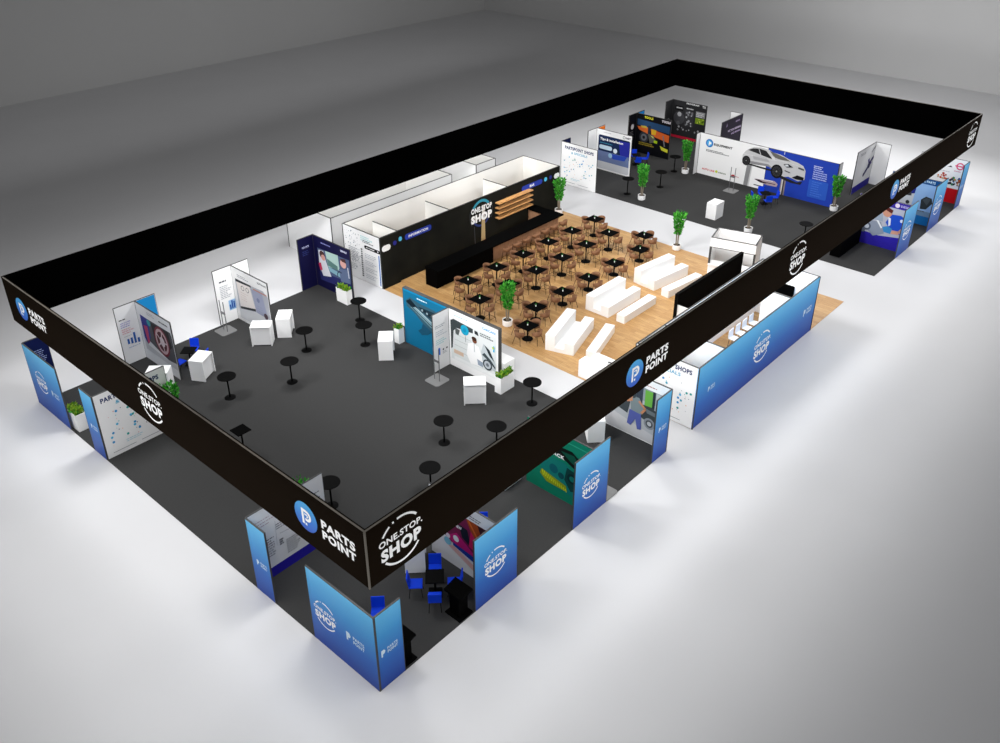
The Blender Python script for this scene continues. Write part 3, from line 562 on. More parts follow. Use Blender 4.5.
p.poly([(2.0, 1.6), (2.25, 1.85), (2.6, 1.8), (2.7, 1.5), (2.4, 1.05), (2.05, 1.0)], '#2F363A'); p.poly([(2.1, 1.6), (2.3, 1.78), (2.55, 1.72), (2.4, 1.3)], '#454D52'); p.lines(1.7, .85, 1.0, 1, .1, '#5A6068', .06, 4); p.build('printed_photograph', t)

t = thing('display_wall', 'blue panel and white wall with red foot and pink round emblem, farthest right corner', 'display wall', (50, 0, 0))
panel(t, 49, 50, 0, T, BLUEG, 'blue_panel'); small_logo(facing_my(0, 49), .2, 1.4, .6, t)
panel(t, 50, 50 + T, 0, 3, WHITE, 'printed_wall')
p = Print(*facing_mx(50, 3)); p.k = .004; p.rect(.03, 2.97, 0, .98, '#C8121C'); p.arc(2.5, 2.5, .2, .08, 0, 360, '#E04A78'); p.rect(2.2, 2.8, 2.46, 2.54, '#E04A78'); p.lines(2.2, 2.12, .6, 1, .1, '#E09AA8', .06, 3); p.poly([(1.75, 2.35), (1.95, 2.45), (2.05, 2.35)], '#2A2A2A'); p.dots(2.05, 2.75, 1.2, 1.75, 26, .05, .1, ['#D8A83A', '#2F5A9A', '#3A8A5A', '#C85A2A', '#8AB4D8', '#3A3A44'], 6); p.dots(1.3, 1.9, 1.5, 1.9, 16, .05, .09, ['#D86A3A', '#C8B49A', '#B43A3A', '#DAA27A'], 7); p.lines(1.2, 2.0, .9, 1, .1, '#C8C8CC', .05, 5); p.build('printed_photograph', t)

# ---------------------------------------------------------------- rooms
def room(t, x0, x1, y0, y1, front, end, others, part_x=(), h=H, part_d=2.0):
    b = MB(); b.box(x0, x1, y0, y0 + T, 0, h, front); b.build('front_wall', t)
    b = MB(); b.box(x0, x0 + T, y0 + T, y1, 0, h, end); b.build('end_wall', t)
    b = MB(); b.box(x1 - T, x1, y0 + T, y1, 0, h, others); b.build('end_wall', t)
    b = MB(); b.box(x0 + T, x1 - T, y1 - T, y1, 0, h, others); b.build('back_wall', t)
    for px in part_x:
        b = MB(); b.box(px, px + T, y0 + T, y0 + part_d, 0, h, others); b.build('partition', t)
    f = MB(); e = .006
    f.box(x0 - e, x1 + e, y0 - e, y0 + T + e, h, h + .018, FRAME); f.box(x0 - e, x1 + e, y1 - T - e, y1 + e, h, h + .018, FRAME)
    for px, yy in [(x0, y1 - T), (x1 - T, y1 - T)] + [(q, y0 + part_d) for q in part_x]: f.box(px - e, px + T + e, y0 + T, yy, h, h + .018, FRAME)
    for px, py in ((x0, y0), (x1, y0), (x0, y1)): f.box(px - .02, px + .02, py - .02, py + .02, 0, h, FRAME)
    f.build('frame', t)

t = thing('service_room', 'long open-topped white room with a black front wall behind the bar', 'room', (24.5, 19, 0))
BW = noise_mat('black_front_wall_print', '#1A1A18', '#24241F', .7, .9, spec=.03)
room(t, 17, 32, 19, 22, BW, WHITE, CREAM, (18.25, 22.2, 27.05))
b = MB(); b.box(17.01, 18.2, 18.88, 19, 0, H, BW); b.build('door_panel', t)
p = Print(*facing_my(18.88, 17)); p.rrect(.01, .62, 2.16, 2.5, '#F4F4F4', .16); p.circ(.92, 2.42, .13, '#2E2F86'); p.build('sign_pill', t)
p = Print(*facing_my(19, 17)); p.circ(1.42, 2.45, .13, '#5CC4EC'); p.rrect(1.76, 3.72, 2.24, 2.58, '#2A3FA8', .14); p.text('INFORMATION', 2.02, 2.33, 1.45, .15, '#FFFFFF', .03)
p.rrect(11.35, 13.3, 2.26, 2.58, '#2A3FA8', .14); p.text('BAR', 12.1, 2.34, .45, .16, '#FFFFFF', .04); p.circ(13.62, 2.44, .14, '#5CC4EC'); p.circ(14.1, 2.44, .13, '#2E2F86'); p.rrect(14.45, 14.98, 2.22, 2.55, '#F4F4F4', .15); p.build('sign_pill', t)
p = Print(*facing_my(19, 17))
cx, cy = 7.75, 1.95
p.arc(cx, cy, .8, .16, 38, 148, '#3A93A8', 20); p.arc(cx, cy, .72, .12, 208, 330, '#2E3E78', 20); p.arc(cx, cy, .95, .1, 150, 215, '#2C2D30', 10); p.arc(cx, cy, .95, .1, -30, 40, '#2C2D30', 10)
p.line([(7.15, 1.3), (7.2, .1)], .05, '#3E4046'); p.poly([(7.7, 0), (8.08, 0), (8.04, 1.75), (7.78, 1.75)], '#BFA87C'); p.poly([(7.72, 1.6), (7.86, 2.4), (8.02, 2.3), (8.05, 1.6)], '#DAD4CC')
p.text('ONE.STOP', 6.9, 2.1, 1.75, .34, '#F2F2F2', .05); p.text('SHOP', 6.88, 1.5, 1.78, .5, '#FFFFFF', .07); p.build('mural_logo', t)
p = Print(*facing_mx(17, 22)); p.k = .004
p.lines(1.45, 2.62, 1.0, 3, .11, '#BFE0E2', .07, 3); p.lines(1.6, 2.42, .9, 2, .09, '#6E7478', .05, 8)
p.rrect(1.72, 3.0, 2.0, 2.2, '#101010', .09); p.lines(1.85, 2.07, .7, 1, .1, '#F0F0F0', .05, 2); p.circ(2.8, 2.1, .05, '#F0F0F0', 8); p.rect(2.82, 2.9, .12, 1.9, '#3C78C8')
p.dots(.15, 1.35, .6, 2.75, 90, .012, .035, ['#44484C', '#7A8086', '#9AA0A6', '#5A7A8A'], 5); p.lines(.4, 1.75, .9, 8, .1, '#9A9EA4', .045, 9); p.lines(.3, .8, .8, 4, .1, '#B0B4B8', .04, 12)
for k in range(13): p.rect(1.42, 1.55, 1.85 - k * .13, 1.93 - k * .13, '#55585C' if k % 3 else '#1E2022')
for k in range(4): p.lines(1.75, 1.7 - .4 * k, .95, 3, .1, '#B4B8BE', .035, 20 + k)
p.build('printed_graphic', t)

WSHADE = mat('#D0D0D1', .6)  # white walls, their shade put into this greyer colour
t = thing('storage_room', 'long white open-topped storage room behind the black bar wall', 'room', (21.7, 23, 0))
room(t, 17, 26.4, 23, 27.2, WSHADE, WHITE, CREAM, ())
b = MB(); b.box(24.55, 24.6, 22.2, 23, .02, 2.3, WHITE); b.build('door_leaf', t)
t = thing('storage_room', 'short white storage room to the right of the longer one, behind the bar wall', 'room', (29.5, 23, 0))
room(t, 28.6, 30.4, 23, 27.2, WSHADE, WHITE, CREAM, ())
b = MB(); b.box(26.4, 28.6, 26.5, 26.5 + T, 0, H, WSHADE); b.build('link_wall', t)

t = thing('meeting_room', 'white open-topped meeting room with a long blue front panel beside the right aisle', 'room', (22.5, 0, 0))
room(t, 17, 28, 0, 3, BLUEG, WHITE, CREAM, (19.05,), H, 2.95)
b = MB(); b.box(25, 25 + T, T, 1.4, 0, H, CREAM); b.build('partition', t)
f = MB(); f.box(24.99, 25.09, T, 1.4, H, H + .018, FRAME); f.build('frame', t)
b = MB(); b.box(27.86, 27.92, 1.1, 2.5, .95, 2.05, BLACK); b.build('wall_screen', t)
ring_logo(facing_my(0, 17), 5.6, 1.5, .74, t); small_logo(facing_my(0, 17), .95, 1.5, .62, t); small_logo(facing_my(0, 17), 9.75, 1.45, .95, t)
map_print(facing_mx(17, 3), 3, t, 21)

# ---------------------------------------------------------------- bar and shelves
t = thing('bar_counter', 'long U-shaped bar with black worktop, black left end and brown slatted front', 'bar counter', (24.4, 16.8, FZ))
b = MB(); b.box(18.95, 23.42, 16.75, 17.6, FZ, 1.0, BLACK); b.build('black_cabinet', t)
b = MB()
b.box(23.42, 29.5, 16.92, 17.5, FZ, 1.0, SLAT); b.box(28.95, 29.5, 17.5, 18.85, FZ, 1.0, SLAT)
x = 23.46
while x < 29.45: b.box(x, x + .06, 16.86, 16.92, FZ, 1.0, SLAT); x += .1
y = 17.55
while y < 18.8: b.box(28.9, 28.95, y, y + .06, FZ, 1.0, SLAT); y += .1
b.build('slatted_front', t)
b = MB(); b.box(18.93, 29.6, 16.6, 17.62, 1.0, 1.08, BLACK); b.box(28.85, 29.6, 17.62, 18.86, 1.0, 1.08, BLACK); b.build('worktop', t)
for i, nm in enumerate(('topmost', 'second from the top', 'third from the top', 'lowest')):
    z = 2.22 - .31 * i
    b = MB(); b.box(25.95, 29.05, 18.66, 18.995, z, z + .07, OAK)
    tag(b.build('wall_shelf', bevel=.005), 'light oak wall shelf on the black bar wall, %s of four' % nm, 'shelf', 'oak shelves on the bar wall')

# ---------------------------------------------------------------- chairs and cafe tables
def shell_chair(name, label, seat_h, stool):
    t = thing(name, label, 'stool' if stool else 'chair')
    b = MB(); n = 20
    b.lathe(0, 0, [(.12, seat_h - .07), (.19, seat_h - .05), (.215, seat_h), (.18, seat_h + .03)], BROWN, n); b.build('seat', t, smooth=True)
    b = MB(); v = []; f = []; N = 18
    for k in range(N + 1):
        a = math.radians(-125 + 250 * k / N); tt = abs(k / N - .5) * 2
        top = seat_h + .29 - .15 * tt ** 2; bot = seat_h - .04
        for (r, z) in ((.205, bot), (.235, bot + .02), (.275, top), (.25, top)): v.append((-r * math.cos(a), r * math.sin(a), z))
    for k in range(N):
        for j in range(4): f.append((4 * k + j, 4 * k + (j + 1) % 4, 4 * k + 4 + (j + 1) % 4, 4 * k + 4 + j))
    f += [(0, 1, 2, 3), tuple(4 * N + j for j in (3, 2, 1, 0))]
    b.mesh(v, f, BROWN); b.build('backrest', t, smooth=True)
    for sx in (-1, 1):
        for sy in (-1, 1):
            b = MB(); b.tube((.15 * sx, .15 * sy, seat_h - .05), (.24 * sx, .24 * sy, 0), .012, BLACKM, 6); b.build('leg', t)
    if stool:
        b = MB(); q = .21
        for p0, p1 in (((-q, -q), (q, -q)), ((q, -q), (q, q)), ((q, q), (-q, q)), ((-q, q), (-q, -q))): b.tube((*p0, .28), (*p1, .28), .01, BLACKM, 6)
        b.build('footrest', t)
    return t
def square_table(name, label, h, s=.4):
    t = thing(name, label, 'table')
    b = MB(); b.box(-s, s, -s, s, h - .035, h, BLACK); b.build('tabletop', t, bevel=.006)
    b = MB(); b.cyl(0, 0, .03, h - .03, .035, BLACKM, 12); b.build('column', t)
    b = MB(); b.lathe(0, 0, [(.27, 0), (.27, .02), (.1, .04)], BLACKM, 24); b.build('base', t)
    return t
ORD = ['first', 'second', 'third', 'fourth', 'fifth', 'sixth', 'seventh']
rows = [('row nearest the bar', [(19.22, 14.72), (21.42, 14.71), (23.61, 14.71), (25.83, 14.73), (27.96, 14.7), (30.23, 14.74)], True),
        ('middle row', [(18.11, 12.87), (20.36, 12.9), (22.53, 12.89), (24.72, 12.87), (26.97, 12.91), (29.13, 12.9)], True),
        ('row by the white benches', [(18.12, 9.77), (19.85, 10.69), (22.04, 10.71), (24.25, 10.7), (26.64, 10.74), (29.07, 10.7), (30.86, 11.61)], False)]
SIDES = [('near left', (-1, 0), 0.0), ('near right', (0, -1), math.pi / 2), ('far right', (1, 0), math.pi), ('far left', (0, 1), -math.pi / 2)]
hi_t = lo_t = hi_c = lo_c = vase0 = menu0 = None
for rn, pts, tall in rows:
    for i, (x, y) in enumerate(pts):
        lab = '%s square black cafe table, %s from the left in the %s' % ('tall' if tall else 'low', ORD[i], rn)
        src = hi_t if tall else lo_t; g = 'square black cafe tables'
        if src is None:
            src = square_table('cafe_table', lab, 1.1 if tall else .75); src.location = (x, y, FZ); src['group'] = g
            if tall: hi_t = src
            else: lo_t = src
        else: dup(src, lab, (x, y, FZ), 0, g)
        h = (1.1 if tall else .75) + FZ
        vl = 'tiny white vase on the %s table from the left, %s' % (ORD[i], rn)
        if vase0 is None:
            vase0 = thing('vase', vl, 'vase', (x, y, h), 0, 'vases on the cafe tables')
            b = MB(); b.lathe(0, 0, [(.022, 0), (.034, .035), (.022, .075), (.026, .09)], WHITE, 12); b.build('body', vase0, world=False)
            b = MB()
            for k in range(5):
                a = k * 1.256; b.tube((0, 0, .07), (.035 * math.cos(a), .035 * math.sin(a), .16), .006, LEAF2, 5, .011)
            b.build('sprig', vase0, world=False)
        else: dup(vase0, vl, (x, y, h), 0, 'vases on the cafe tables')
        ml = 'small black menu stand on the %s table from the left, %s' % (ORD[i], rn)
        if menu0 is None:
            b = MB(); b.box(-.05, .05, -.03, .03, 0, .012, BLACK); b.box(-.045, .045, -.006, .006, .012, .14, BLACK)
            menu0 = tag(b.build('menu_stand'), ml, 'menu stand', 'menu stands on the cafe tables'); menu0.location = (x + .22, y + .2, h); menu0.rotation_euler = (0, 0, .7)
        else: dup(menu0, ml, (x + .22, y + .2, h), .7, 'menu stands on the cafe tables')
        for sn, (dx, dy), rz in SIDES:
            d = .64 if tall else .58
            cl = 'brown %s, %s side of %s table from left, %s' % ('stool' if tall else 'chair', sn, ORD[i], rn)
            loc = (x + dx * d, y + dy * d, FZ); g = 'brown stools at the tall tables' if tall else 'brown chairs at the low tables'
            src = hi_c if tall else lo_c
            if src is None:
                src = shell_chair('bar_stool' if tall else 'cafe_chair', cl, .72 if tall else .46, tall); src.location = loc; src.rotation_euler = (0, 0, rz); src['group'] = g
                if tall: hi_c = src
                else: lo_c = src
            else: dup(src, cl, loc, rz, g)
for i in range(7):
    dup(hi_c, 'brown stool drawn up to the slatted bar front, %s from the left' % ORD[i], (23.95 + .85 * i, 16.2, FZ), math.pi / 2, 'stools along the bar')

# ---------------------------------------------------------------- white tiered seating
def tier(label, loc, rot):
    t = thing('tiered_bench', label, 'bench', loc, rot, 'white tiered benches')
    b = MB(); b.box(0, 2.85, -.48, 0, 0, .85, WHITE); b.build('high_seat', t, bevel=.01, world=False)
    b = MB(); b.box(0, 2.85, -.95, -.48, 0, .22, WHITE); b.build('foot_step', t, bevel=.005, world=False)
    b = MB(); b.box(0, 2.85, -1.43, -.95, 0, .6, WHITE); b.build('front_seat', t, bevel=.01, world=False)
tier('white tiered bench turned at an angle, nearest the mechanic photograph wall', (17.9, 8.5, FZ), math.radians(17.3))
tier('white tiered bench, middle one of the three facing the black screen', (22.4, 9.5, FZ), 0)
tier('white tiered bench, far one beside the palm at the oak floor edge', (26.62, 9.42, FZ), math.radians(-7))
tier('white tiered bench set crosswise at the near edge of the oak floor', (17.1, 3.1, FZ), math.radians(90))
def bench(label, loc, rot):
    b = MB(); b.box(0, 2.85, -.48, 0, 0, .43, WHITE)
    o = tag(b.build('bench', bevel=.01), label, 'bench', 'low white benches'); o.location = loc; o.rotation_euler = (0, 0, rot)
bench('low white bench turned at an angle in front of the nearest tiered bench', (18.55, 6.6, FZ), math.radians(17.3))
bench('low white bench in front of the middle tiered bench', (22.42, 7.6, FZ), 0)
bench('low white bench in front of the far tiered bench, next to the black screen', (26.3, 7.47, FZ), math.radians(-7))

# ---------------------------------------------------------------- screen and kiosk
t = thing('screen_wall', 'wide black presentation screen facing the white benches', 'screen', (25.8, 4.5, FZ))
b = MB(); b.box(22.7, 28.88, 4.45, 4.56, .12, 2.5, BLACK); b.build('screen', t)
b = MB(); b.box(22.64, 22.7, 4.43, 4.58, FZ, 2.52, BLACKM); b.box(28.88, 28.94, 4.43, 4.58, FZ, 2.52, BLACKM); b.box(22.64, 28.94, 4.43, 4.58, 2.5, 2.53, BLACKM); b.build('frame', t)
b = MB(); b.box(22.72, 22.77, 3.06, 4.44, FZ, 1.94, WHITE); b.build('side_panel', t)
t = thing('kiosk', 'white open-topped kiosk with serving hatch, at the right end of the screen', 'kiosk', (29.53, 6.65, FZ), math.radians(-74.9))
KW = WHITE
def kb(nm, *boxes, m=KW):
    b = MB()
    for q in boxes: b.box(*q, m)
    b.build(nm, t, world=False)
kb('hatch_band', (0, 2.4, 0, .06, 1.98, 2.5)); kb('side_wall', (0, .06, .06, 1.5, 0, 2.5)); kb('side_wall', (2.34, 2.4, .06, 1.5, 0, 2.5)); kb('back_wall', (.06, 2.34, 1.44, 1.5, 0, 2.5))
kb('counter', (0, 2.4, -.12, .5, .94, 1.0), (.0, 2.4, 0, .06, 0, .94)); kb('frame', (-.02, .08, -.01, .07, 1.0, 1.98), (2.32, 2.42, -.01, .07, 1.0, 1.98), (0, 2.4, -.01, .07, 1.95, 1.985), (-.01, 2.41, -.01, .07, 2.5, 2.52), (-.01, .07, 0, 1.5, 2.5, 2.52), (2.33, 2.41, 0, 1.5, 2.5, 2.52), (0, 2.4, 1.43, 1.51, 2.5, 2.52), (2.36, 2.41, 1.46, 1.51, 0, 2.5), m=FRAME)

# ---------------------------------------------------------------- white counters
def counter_mesh(t):
    w, d, h = .95, .68, 1.03
    b = MB(); b.box(-w / 2, w / 2, -d / 2, d / 2, h - .05, h, WHITE); b.build('top', t, bevel=.004, world=False)
    b = MB(); b.box(-w / 2, -w / 2 + .05, -d / 2, d / 2, 0, h - .05, WHITE); b.build('side_panel', t, world=False)
    b = MB(); b.box(w / 2 - .05, w / 2, -d / 2, d / 2, 0, h - .05, WHITE); b.build('side_panel', t, world=False)
    b = MB(); b.box(-w / 2 + .05, w / 2 - .05, d / 2 - .05, d / 2, 0, h - .05, WHITE); b.build('front_panel', t, world=False)
    b = MB(); b.box(-w / 2 + .05, w / 2 - .05, -d / 2 + .06, -d / 2 + .1, .04, h - .05, WHITE2); b.build('cupboard_door', t, world=False)
c0 = None
for lab, x, y, deg in [
    ('white counter with its cupboard side in front, before the screen-and-desk print wall', 9.4, 18.93, -45),
    ('white counter just right of the one before the screen-and-desk print wall', 10.7, 18.9, 45),
    ('white counter beside the blue chairs at the back left', 5.87, 18.5, 30),
    ('white counter by the small planter at the teal wall', 12.57, 13.68, 45),
    ('white counter with its cupboard side in front of the mechanic photograph', 12.57, 8.05, -45),
    ('white counter behind the map wall at the front left edge', 4.03, 18.88, -45),
    ('white counter behind the large corner panel nearest the viewer', .53, 2.78, 0),
    ('white counter next to the blue chairs under the near corner of the banner', 4.2, 2.95, 45),
    ('white counter between the green gearbox wall and the workshop photograph wall', 13.98, 2.74, 45),
    ('white counter at the inner end of the green gearbox wall', 9.45, 3.5, 180),
    ('white counter tucked behind the end of the mechanic photograph wall', 14.75, 8.45, 90),
    ('white counter alone on the far carpet before the printed car', 37.65, 10.83, 180)]:
    if c0 is None:
        c0 = thing('counter', lab, 'counter', (x, y, FZ), math.radians(deg), 'white counters'); counter_mesh(c0)
    else: dup(c0, lab, (x, y, FZ), math.radians(deg), 'white counters')

# ---------------------------------------------------------------- round standing tables
r0 = None
for lab, x, y in [
    ('round black standing table right of the two white counters', 10.33, 16.82),
    ('round black standing table alone in the middle of the carpet', 8.21, 15.11),
    ('round black standing table nearest the white counter by blue chairs', 5.66, 16.1),
    ('round black standing table beside the planter at the navy wall', 13.94, 17.2),
    ('round black standing table in front of the navy wall, near the teal wall', 12.53, 15.16),
    ('round black standing table between planter and white aisle, front right', 14.05, 6.09),
    ('round black standing table in front of the counter at the mechanic photograph', 9.56, 6.92),
    ('round black standing table partly behind the right banner, near the green wall', 10.69, 5.11),
    ('round black standing table whose foot the banner hides, nearest its front corner', 7.14, 5.22),
    ('round black standing table behind the grey text wall', 4.13, 7.3),
    ('round black standing table before the navy app screen wall, far carpet', 37.3, 17.19),
    ('round black standing table right of the palm on the far carpet', 39.87, 16.26),
    ('round black standing table in front of the black machinery wall', 43.22, 17.24),
    ('round black standing table just above the right banner, far carpet', 37.95, 5.0)]:
    if r0 is None:
        r0 = thing('standing_table', lab, 'table', (x, y, FZ), 0, 'round standing tables')
        b = MB(); b.lathe(0, 0, [(.38, 1.065), (.4, 1.075), (.4, 1.095), (.39, 1.1)], BLACKM, 32); b.build('tabletop', r0, world=False)
        b = MB(); b.cyl(0, 0, .03, 1.07, .035, BLACKM, 12); b.build('column', r0, world=False)
        b = MB(); b.lathe(0, 0, [(.24, 0), (.24, .02), (.06, .05)], BLACKM, 28); b.build('base', r0, world=False)
    else: dup(r0, lab, (x, y, FZ), 0, 'round standing tables')
t = square_table('standing_table', 'square black standing table right behind the left banner', 1.1, .3); t.location = (3.83, 12.36, FZ)

# ---------------------------------------------------------------- blue chairs and their tables
def blue_chair(label):
    t = thing('chair', label, 'chair')
    b = MB(); b.box(-.22, .22, -.21, .21, .43, .47, BLUECH); b.build('seat', t, bevel=.012, world=False)
    R = Matrix.Rotation(math.radians(-10), 4, 'Y'); T4 = Matrix.Translation((-.2, 0, .47)) @ R
    b = MB(); b.box(-.02, .02, -.21, .21, .02, .40, BLUECH, T4); b.build('backrest', t, bevel=.012, world=False)
    for sx in (-1, 1):
        for sy in (-1, 1):
            b = MB(); b.tube((.17 * sx, .17 * sy, .44), (.22 * sx, .2 * sy, 0), .011, BLACKM, 6); b.build('leg', t, world=False)
    return t
def low_table(label, loc, rot):
    t = thing('side_table', label, 'table', loc, rot)
    b = MB(); b.box(-.3, .3, -.3, .3, .715, .75, BLACKM); b.build('tabletop', t, bevel=.005, world=False)
    b = MB(); b.cyl(0, 0, .02, .72, .035, BLACKM, 10); b.build('column', t, world=False)
    b = MB(); b.box(-.22, .22, -.22, .22, 0, .025, BLACKM); b.build('base', t, world=False)
bc = None
def chairs(cx, cy, angs, dist, labels):
    global bc
    for a, lab in zip(angs, labels):
        r = math.radians(a); loc = (cx + dist * math.cos(r), cy + dist * math.sin(r), FZ); rz = r + math.pi
        if bc is None: bc = blue_chair(lab); bc.location = loc; bc.rotation_euler = (0, 0, rz); bc['group'] = 'blue chairs'
        else: dup(bc, lab, loc, rz, 'blue chairs')
low_table('small square black table among four blue chairs by the near corner', (3.68, 1.49, FZ), math.radians(45))
chairs(3.68, 1.49, (225, 135, -45, 45), .62, ('blue chair with its back to the viewer at the near black table', 'blue chair at the left of the near black table', 'blue chair at the right of the near black table, behind the black podium', 'blue chair behind the near black table, beside the magenta print wall'))
chairs(1.2, 1.5, (45,), .6, ('blue chair showing only its back behind the nearest corner panel',))
chairs(6.2, 1.72, (45,), .6, ('blue chair showing only its top behind the magenta print wall',))
low_table('small square black table with blue chairs, back left by the wheel photograph', (6.03, 19.8, FZ), math.radians(40))
chairs(6.03, 19.8, (42, 195, 300), .62, ('blue chair behind the black table, back left', 'blue chair left of the black table, next to the wheel photograph', 'blue chair mostly hidden behind the white counter, back left'))
low_table('small square black table with blue chairs before the black machinery wall', (42.6, 20.1, FZ), math.radians(45))
chairs(42.6, 20.1, (45, -45, 225, 135), .62, ('blue chair farthest back at the machinery wall table', 'blue chair on the right of the machinery wall table', 'blue chair in front of the machinery wall table', 'blue chair left of the machinery wall table, near the app screen wall'))
low_table('small square black table with blue chairs before the printed car', (41.82, 9.55, FZ), math.radians(45))
chairs(41.82, 9.55, (45, -45, 225, 135), .62, ('blue chair farthest back at the table under the printed car', 'blue chair on the right at the table under the printed car', 'blue chair in front at the table under the printed car, by the palm', 'blue chair on the left at the table under the printed car'))

# white chairs inside the meeting room
wc = None
for i, (x, lab) in enumerate([(21.9, 'leftmost white chair in the meeting room, apart from the row of four'), (24.1, 'first white chair from the left in the meeting room row of four'), (24.76, 'second white chair from the left in the meeting room row of four'), (25.42, 'third white chair from the left in the meeting room row of four'), (26.08, 'white chair at the right end of the meeting room row of four')]):
    if wc is None:
        wc = thing('chair', lab, 'chair', (x, 2.0, FZ), -math.pi / 2, 'white meeting chairs')
        b = MB(); b.box(-.22, .24, -.22, .22, .43, .47, WHITE); b.build('seat', wc, bevel=.012, world=False)
        b = MB(); b.box(-.25, -.21, -.22, .22, .45, .88, WHITE); b.build('backrest', wc, bevel=.012, world=False)
        for sx in (-1, 1):
            for sy in (-1, 1):
                b = MB(); b.tube((.18 * sx, .18 * sy, .44), (.22 * sx, .2 * sy, 0), .014, FRAME, 6); b.build('leg', wc, world=False)
    else: dup(wc, lab, (x, 2.0, FZ), -math.pi / 2, 'white meeting chairs')

# ---------------------------------------------------------------- monitor stands, podiums, black counter
s0 = None
for lab, x, y, deg in [
    ('grey two-pole stand on a rounded foot before the screen-and-desk print wall', 8.83, 21.25, 0),
    ('grey two-pole stand on a rounded foot before the white wall joined to teal', 12.62, 10.4, 0),
    ('grey two-pole stand on a rounded foot before the printed car wall', 42.45, 12.3, 0),
    ('grey two-pole stand partly hidden behind the wheel photograph wall', 5.65, 21.5, 0),
    ('grey stand with its foot showing beside the green gearbox blue panel', 11.35, .4, 0)]:
    if s0 is None:
        s0 = thing('pole_stand', lab, 'stand', (x, y, FZ), math.radians(deg), 'two-pole stands')
        b = MB(); pts = []
        for cu, cv, a in ((.3, -.3, -90), (.3, .3, 0), (-.3, .3, 90), (-.3, -.3, 180)):
            pts += [(cu + .12 * math.cos(math.radians(a + q)), cv + .12 * math.sin(math.radians(a + q))) for q in (0, 30, 60, 90)]
        n = len(pts); b.mesh([(u, v, 0) for u, v in pts] + [(u, v, .025) for u, v in pts], [tuple(reversed(range(n))), tuple(range(n, 2 * n))] + [(k, (k + 1) % n, n + (k + 1) % n, n + k) for k in range(n)], mat('#7A7A7A', .4, .1)); b.build('foot_plate', s0, world=False)
        for s in (-1, 1):
            b = MB(); b.cyl(.0, .16 * s, .02, 1.65, .022, mat('#77777A', .3, .5), 10); b.build('pole', s0, world=False)
        b = MB(); b.box(-.02, .02, -.18, .18, .95, 1.05, mat('#77777A', .3, .5)); b.build('bracket', s0, world=False)
    else: dup(s0, lab, (x, y, FZ), math.radians(deg), 'two-pole stands')
p0 = None
for lab, x, y in [('black podium with slanted top between corner panel and first right-hand blue panel', 3.6, .36), ('black podium half hidden behind the small face of the nearest corner panel', 1.2, .38), ('black podium mostly hidden behind the magenta wall blue panel', 6.05, .62)]:
    if p0 is None:
        p0 = thing('podium', lab, 'podium', (x, y, FZ), 0, 'black podiums')
        b = MB(); b.box(-.3, .3, -.33, .33, 0, .06, BLACK); b.build('foot', p0, bevel=.01, world=False)
        b = MB(); b.box(-.2, .2, -.2, .2, .06, .95, BLACK); b.build('column', p0, world=False)
        R = Matrix.Translation((0, 0, 1.0)) @ Matrix.Rotation(math.radians(-14), 4, 'Y')
        b = MB(); b.box(-.27, .27, -.37, .37, -.05, .05, BLACK, R); b.build('slanted_top', p0, bevel=.008, world=False)
    else: dup(p0, lab, (x, y, FZ), 0, 'black podiums')
t = thing('counter', 'long black counter below the right banner, left of the blue-shirt mechanic wall', 'counter', (38.5, 2.7, FZ))
b = MB(); b.box(37.06, 39.9, 2.42, 3.0, FZ, 1.02, BLACK); b.build('body', t)
b = MB(); b.box(37.03, 39.92, 2.38, 3.04, 1.02, 1.08, BLACKM); b.build('top', t)

# ---------------------------------------------------------------- plants
def leaves(b, n, cone, size, mats, seed):
    rr = random.Random(seed)
    for i in range(n):
        z, r = cone(rr); a = rr.uniform(0, 2 * math.pi); q = r * math.sqrt(rr.uniform(.05, 1))
        c = Vector((q * math.cos(a), q * math.sin(a), z))
        d = Vector((math.cos(a) * .6 + rr.uniform(-.4, .4), math.sin(a) * .6 + rr.uniform(-.4, .4), rr.uniform(.0, 1.5))).normalized()
        sd = d.cross(Vector((rr.uniform(-1, 1), rr.uniform(-1, 1), rr.uniform(-.3, 1)))).normalized()
        L = size * rr.uniform(.7, 1.3); w = L * .3
        b.face([c, c + d * L * .5 + sd * w, c + d * L, c + d * L * .5 - sd * w], rr.choice(mats))
pl0 = None
for lab, x, y, rz in [
    ('potted palm in a white round pot among the cafe tables', 18.47, 11.36, 0),
    ('potted palm at the oak floor edge behind the far tiered bench', 31.8, 9.95, 1),
    ('potted palm in front of the printed car, behind the kiosk', 36.85, 8.05, 2),
    ('potted palm on the far carpet between two round tables', 37.07, 15.9, 3),
    ('potted palm at the left end of the printed car wall', 43.4, 16.45, 4),
    ('potted palm at the right end of the blue car wall', 43.72, 5.68, 5),
    ('potted palm at the right end of the bar, by the aisle', 31.5, 18.45, 6),
    ('potted palm at the inner end of the front left map wall', 2.75, 15.45, 7),
    ('potted palm behind the grey text wall at the left banner', 2.55, 6.75, 8)]:
    if pl0 is None:
        pl0 = thing('potted_palm', lab, 'plant', (x, y, FZ), rz, 'potted palms')
        b = MB(); b.lathe(0, 0, [(.2, 0), (.245, .05), (.255, .34), (.23, .34), (.22, .29)], WHITE, 24); b.build('pot', pl0, smooth=False, world=False)
        b = MB(); b.cyl(0, 0, .28, .3, .21, SOIL, 18); b.build('soil', pl0, world=False)
        b = MB(); rr = random.Random(4)
        for k in range(6):
            a = k * 1.05; b.tube((.06 * math.cos(a), .06 * math.sin(a), .3), (.1 * math.cos(a + .3), .1 * math.sin(a + .3), 1.5), .022, STEM, 6, .012)
        b.build('stems', pl0, world=False)
        b = MB()
        def cone(r_):
            u = r_.random() ** .85; return .92 + 1.36 * u, .12 + .25 * u
        leaves(b, 760, cone, .15, [LEAF1, LEAF1, LEAF2], 8); b.build('foliage', pl0, world=False)
    else: dup(pl0, lab, (x, y, FZ), rz, 'potted palms')
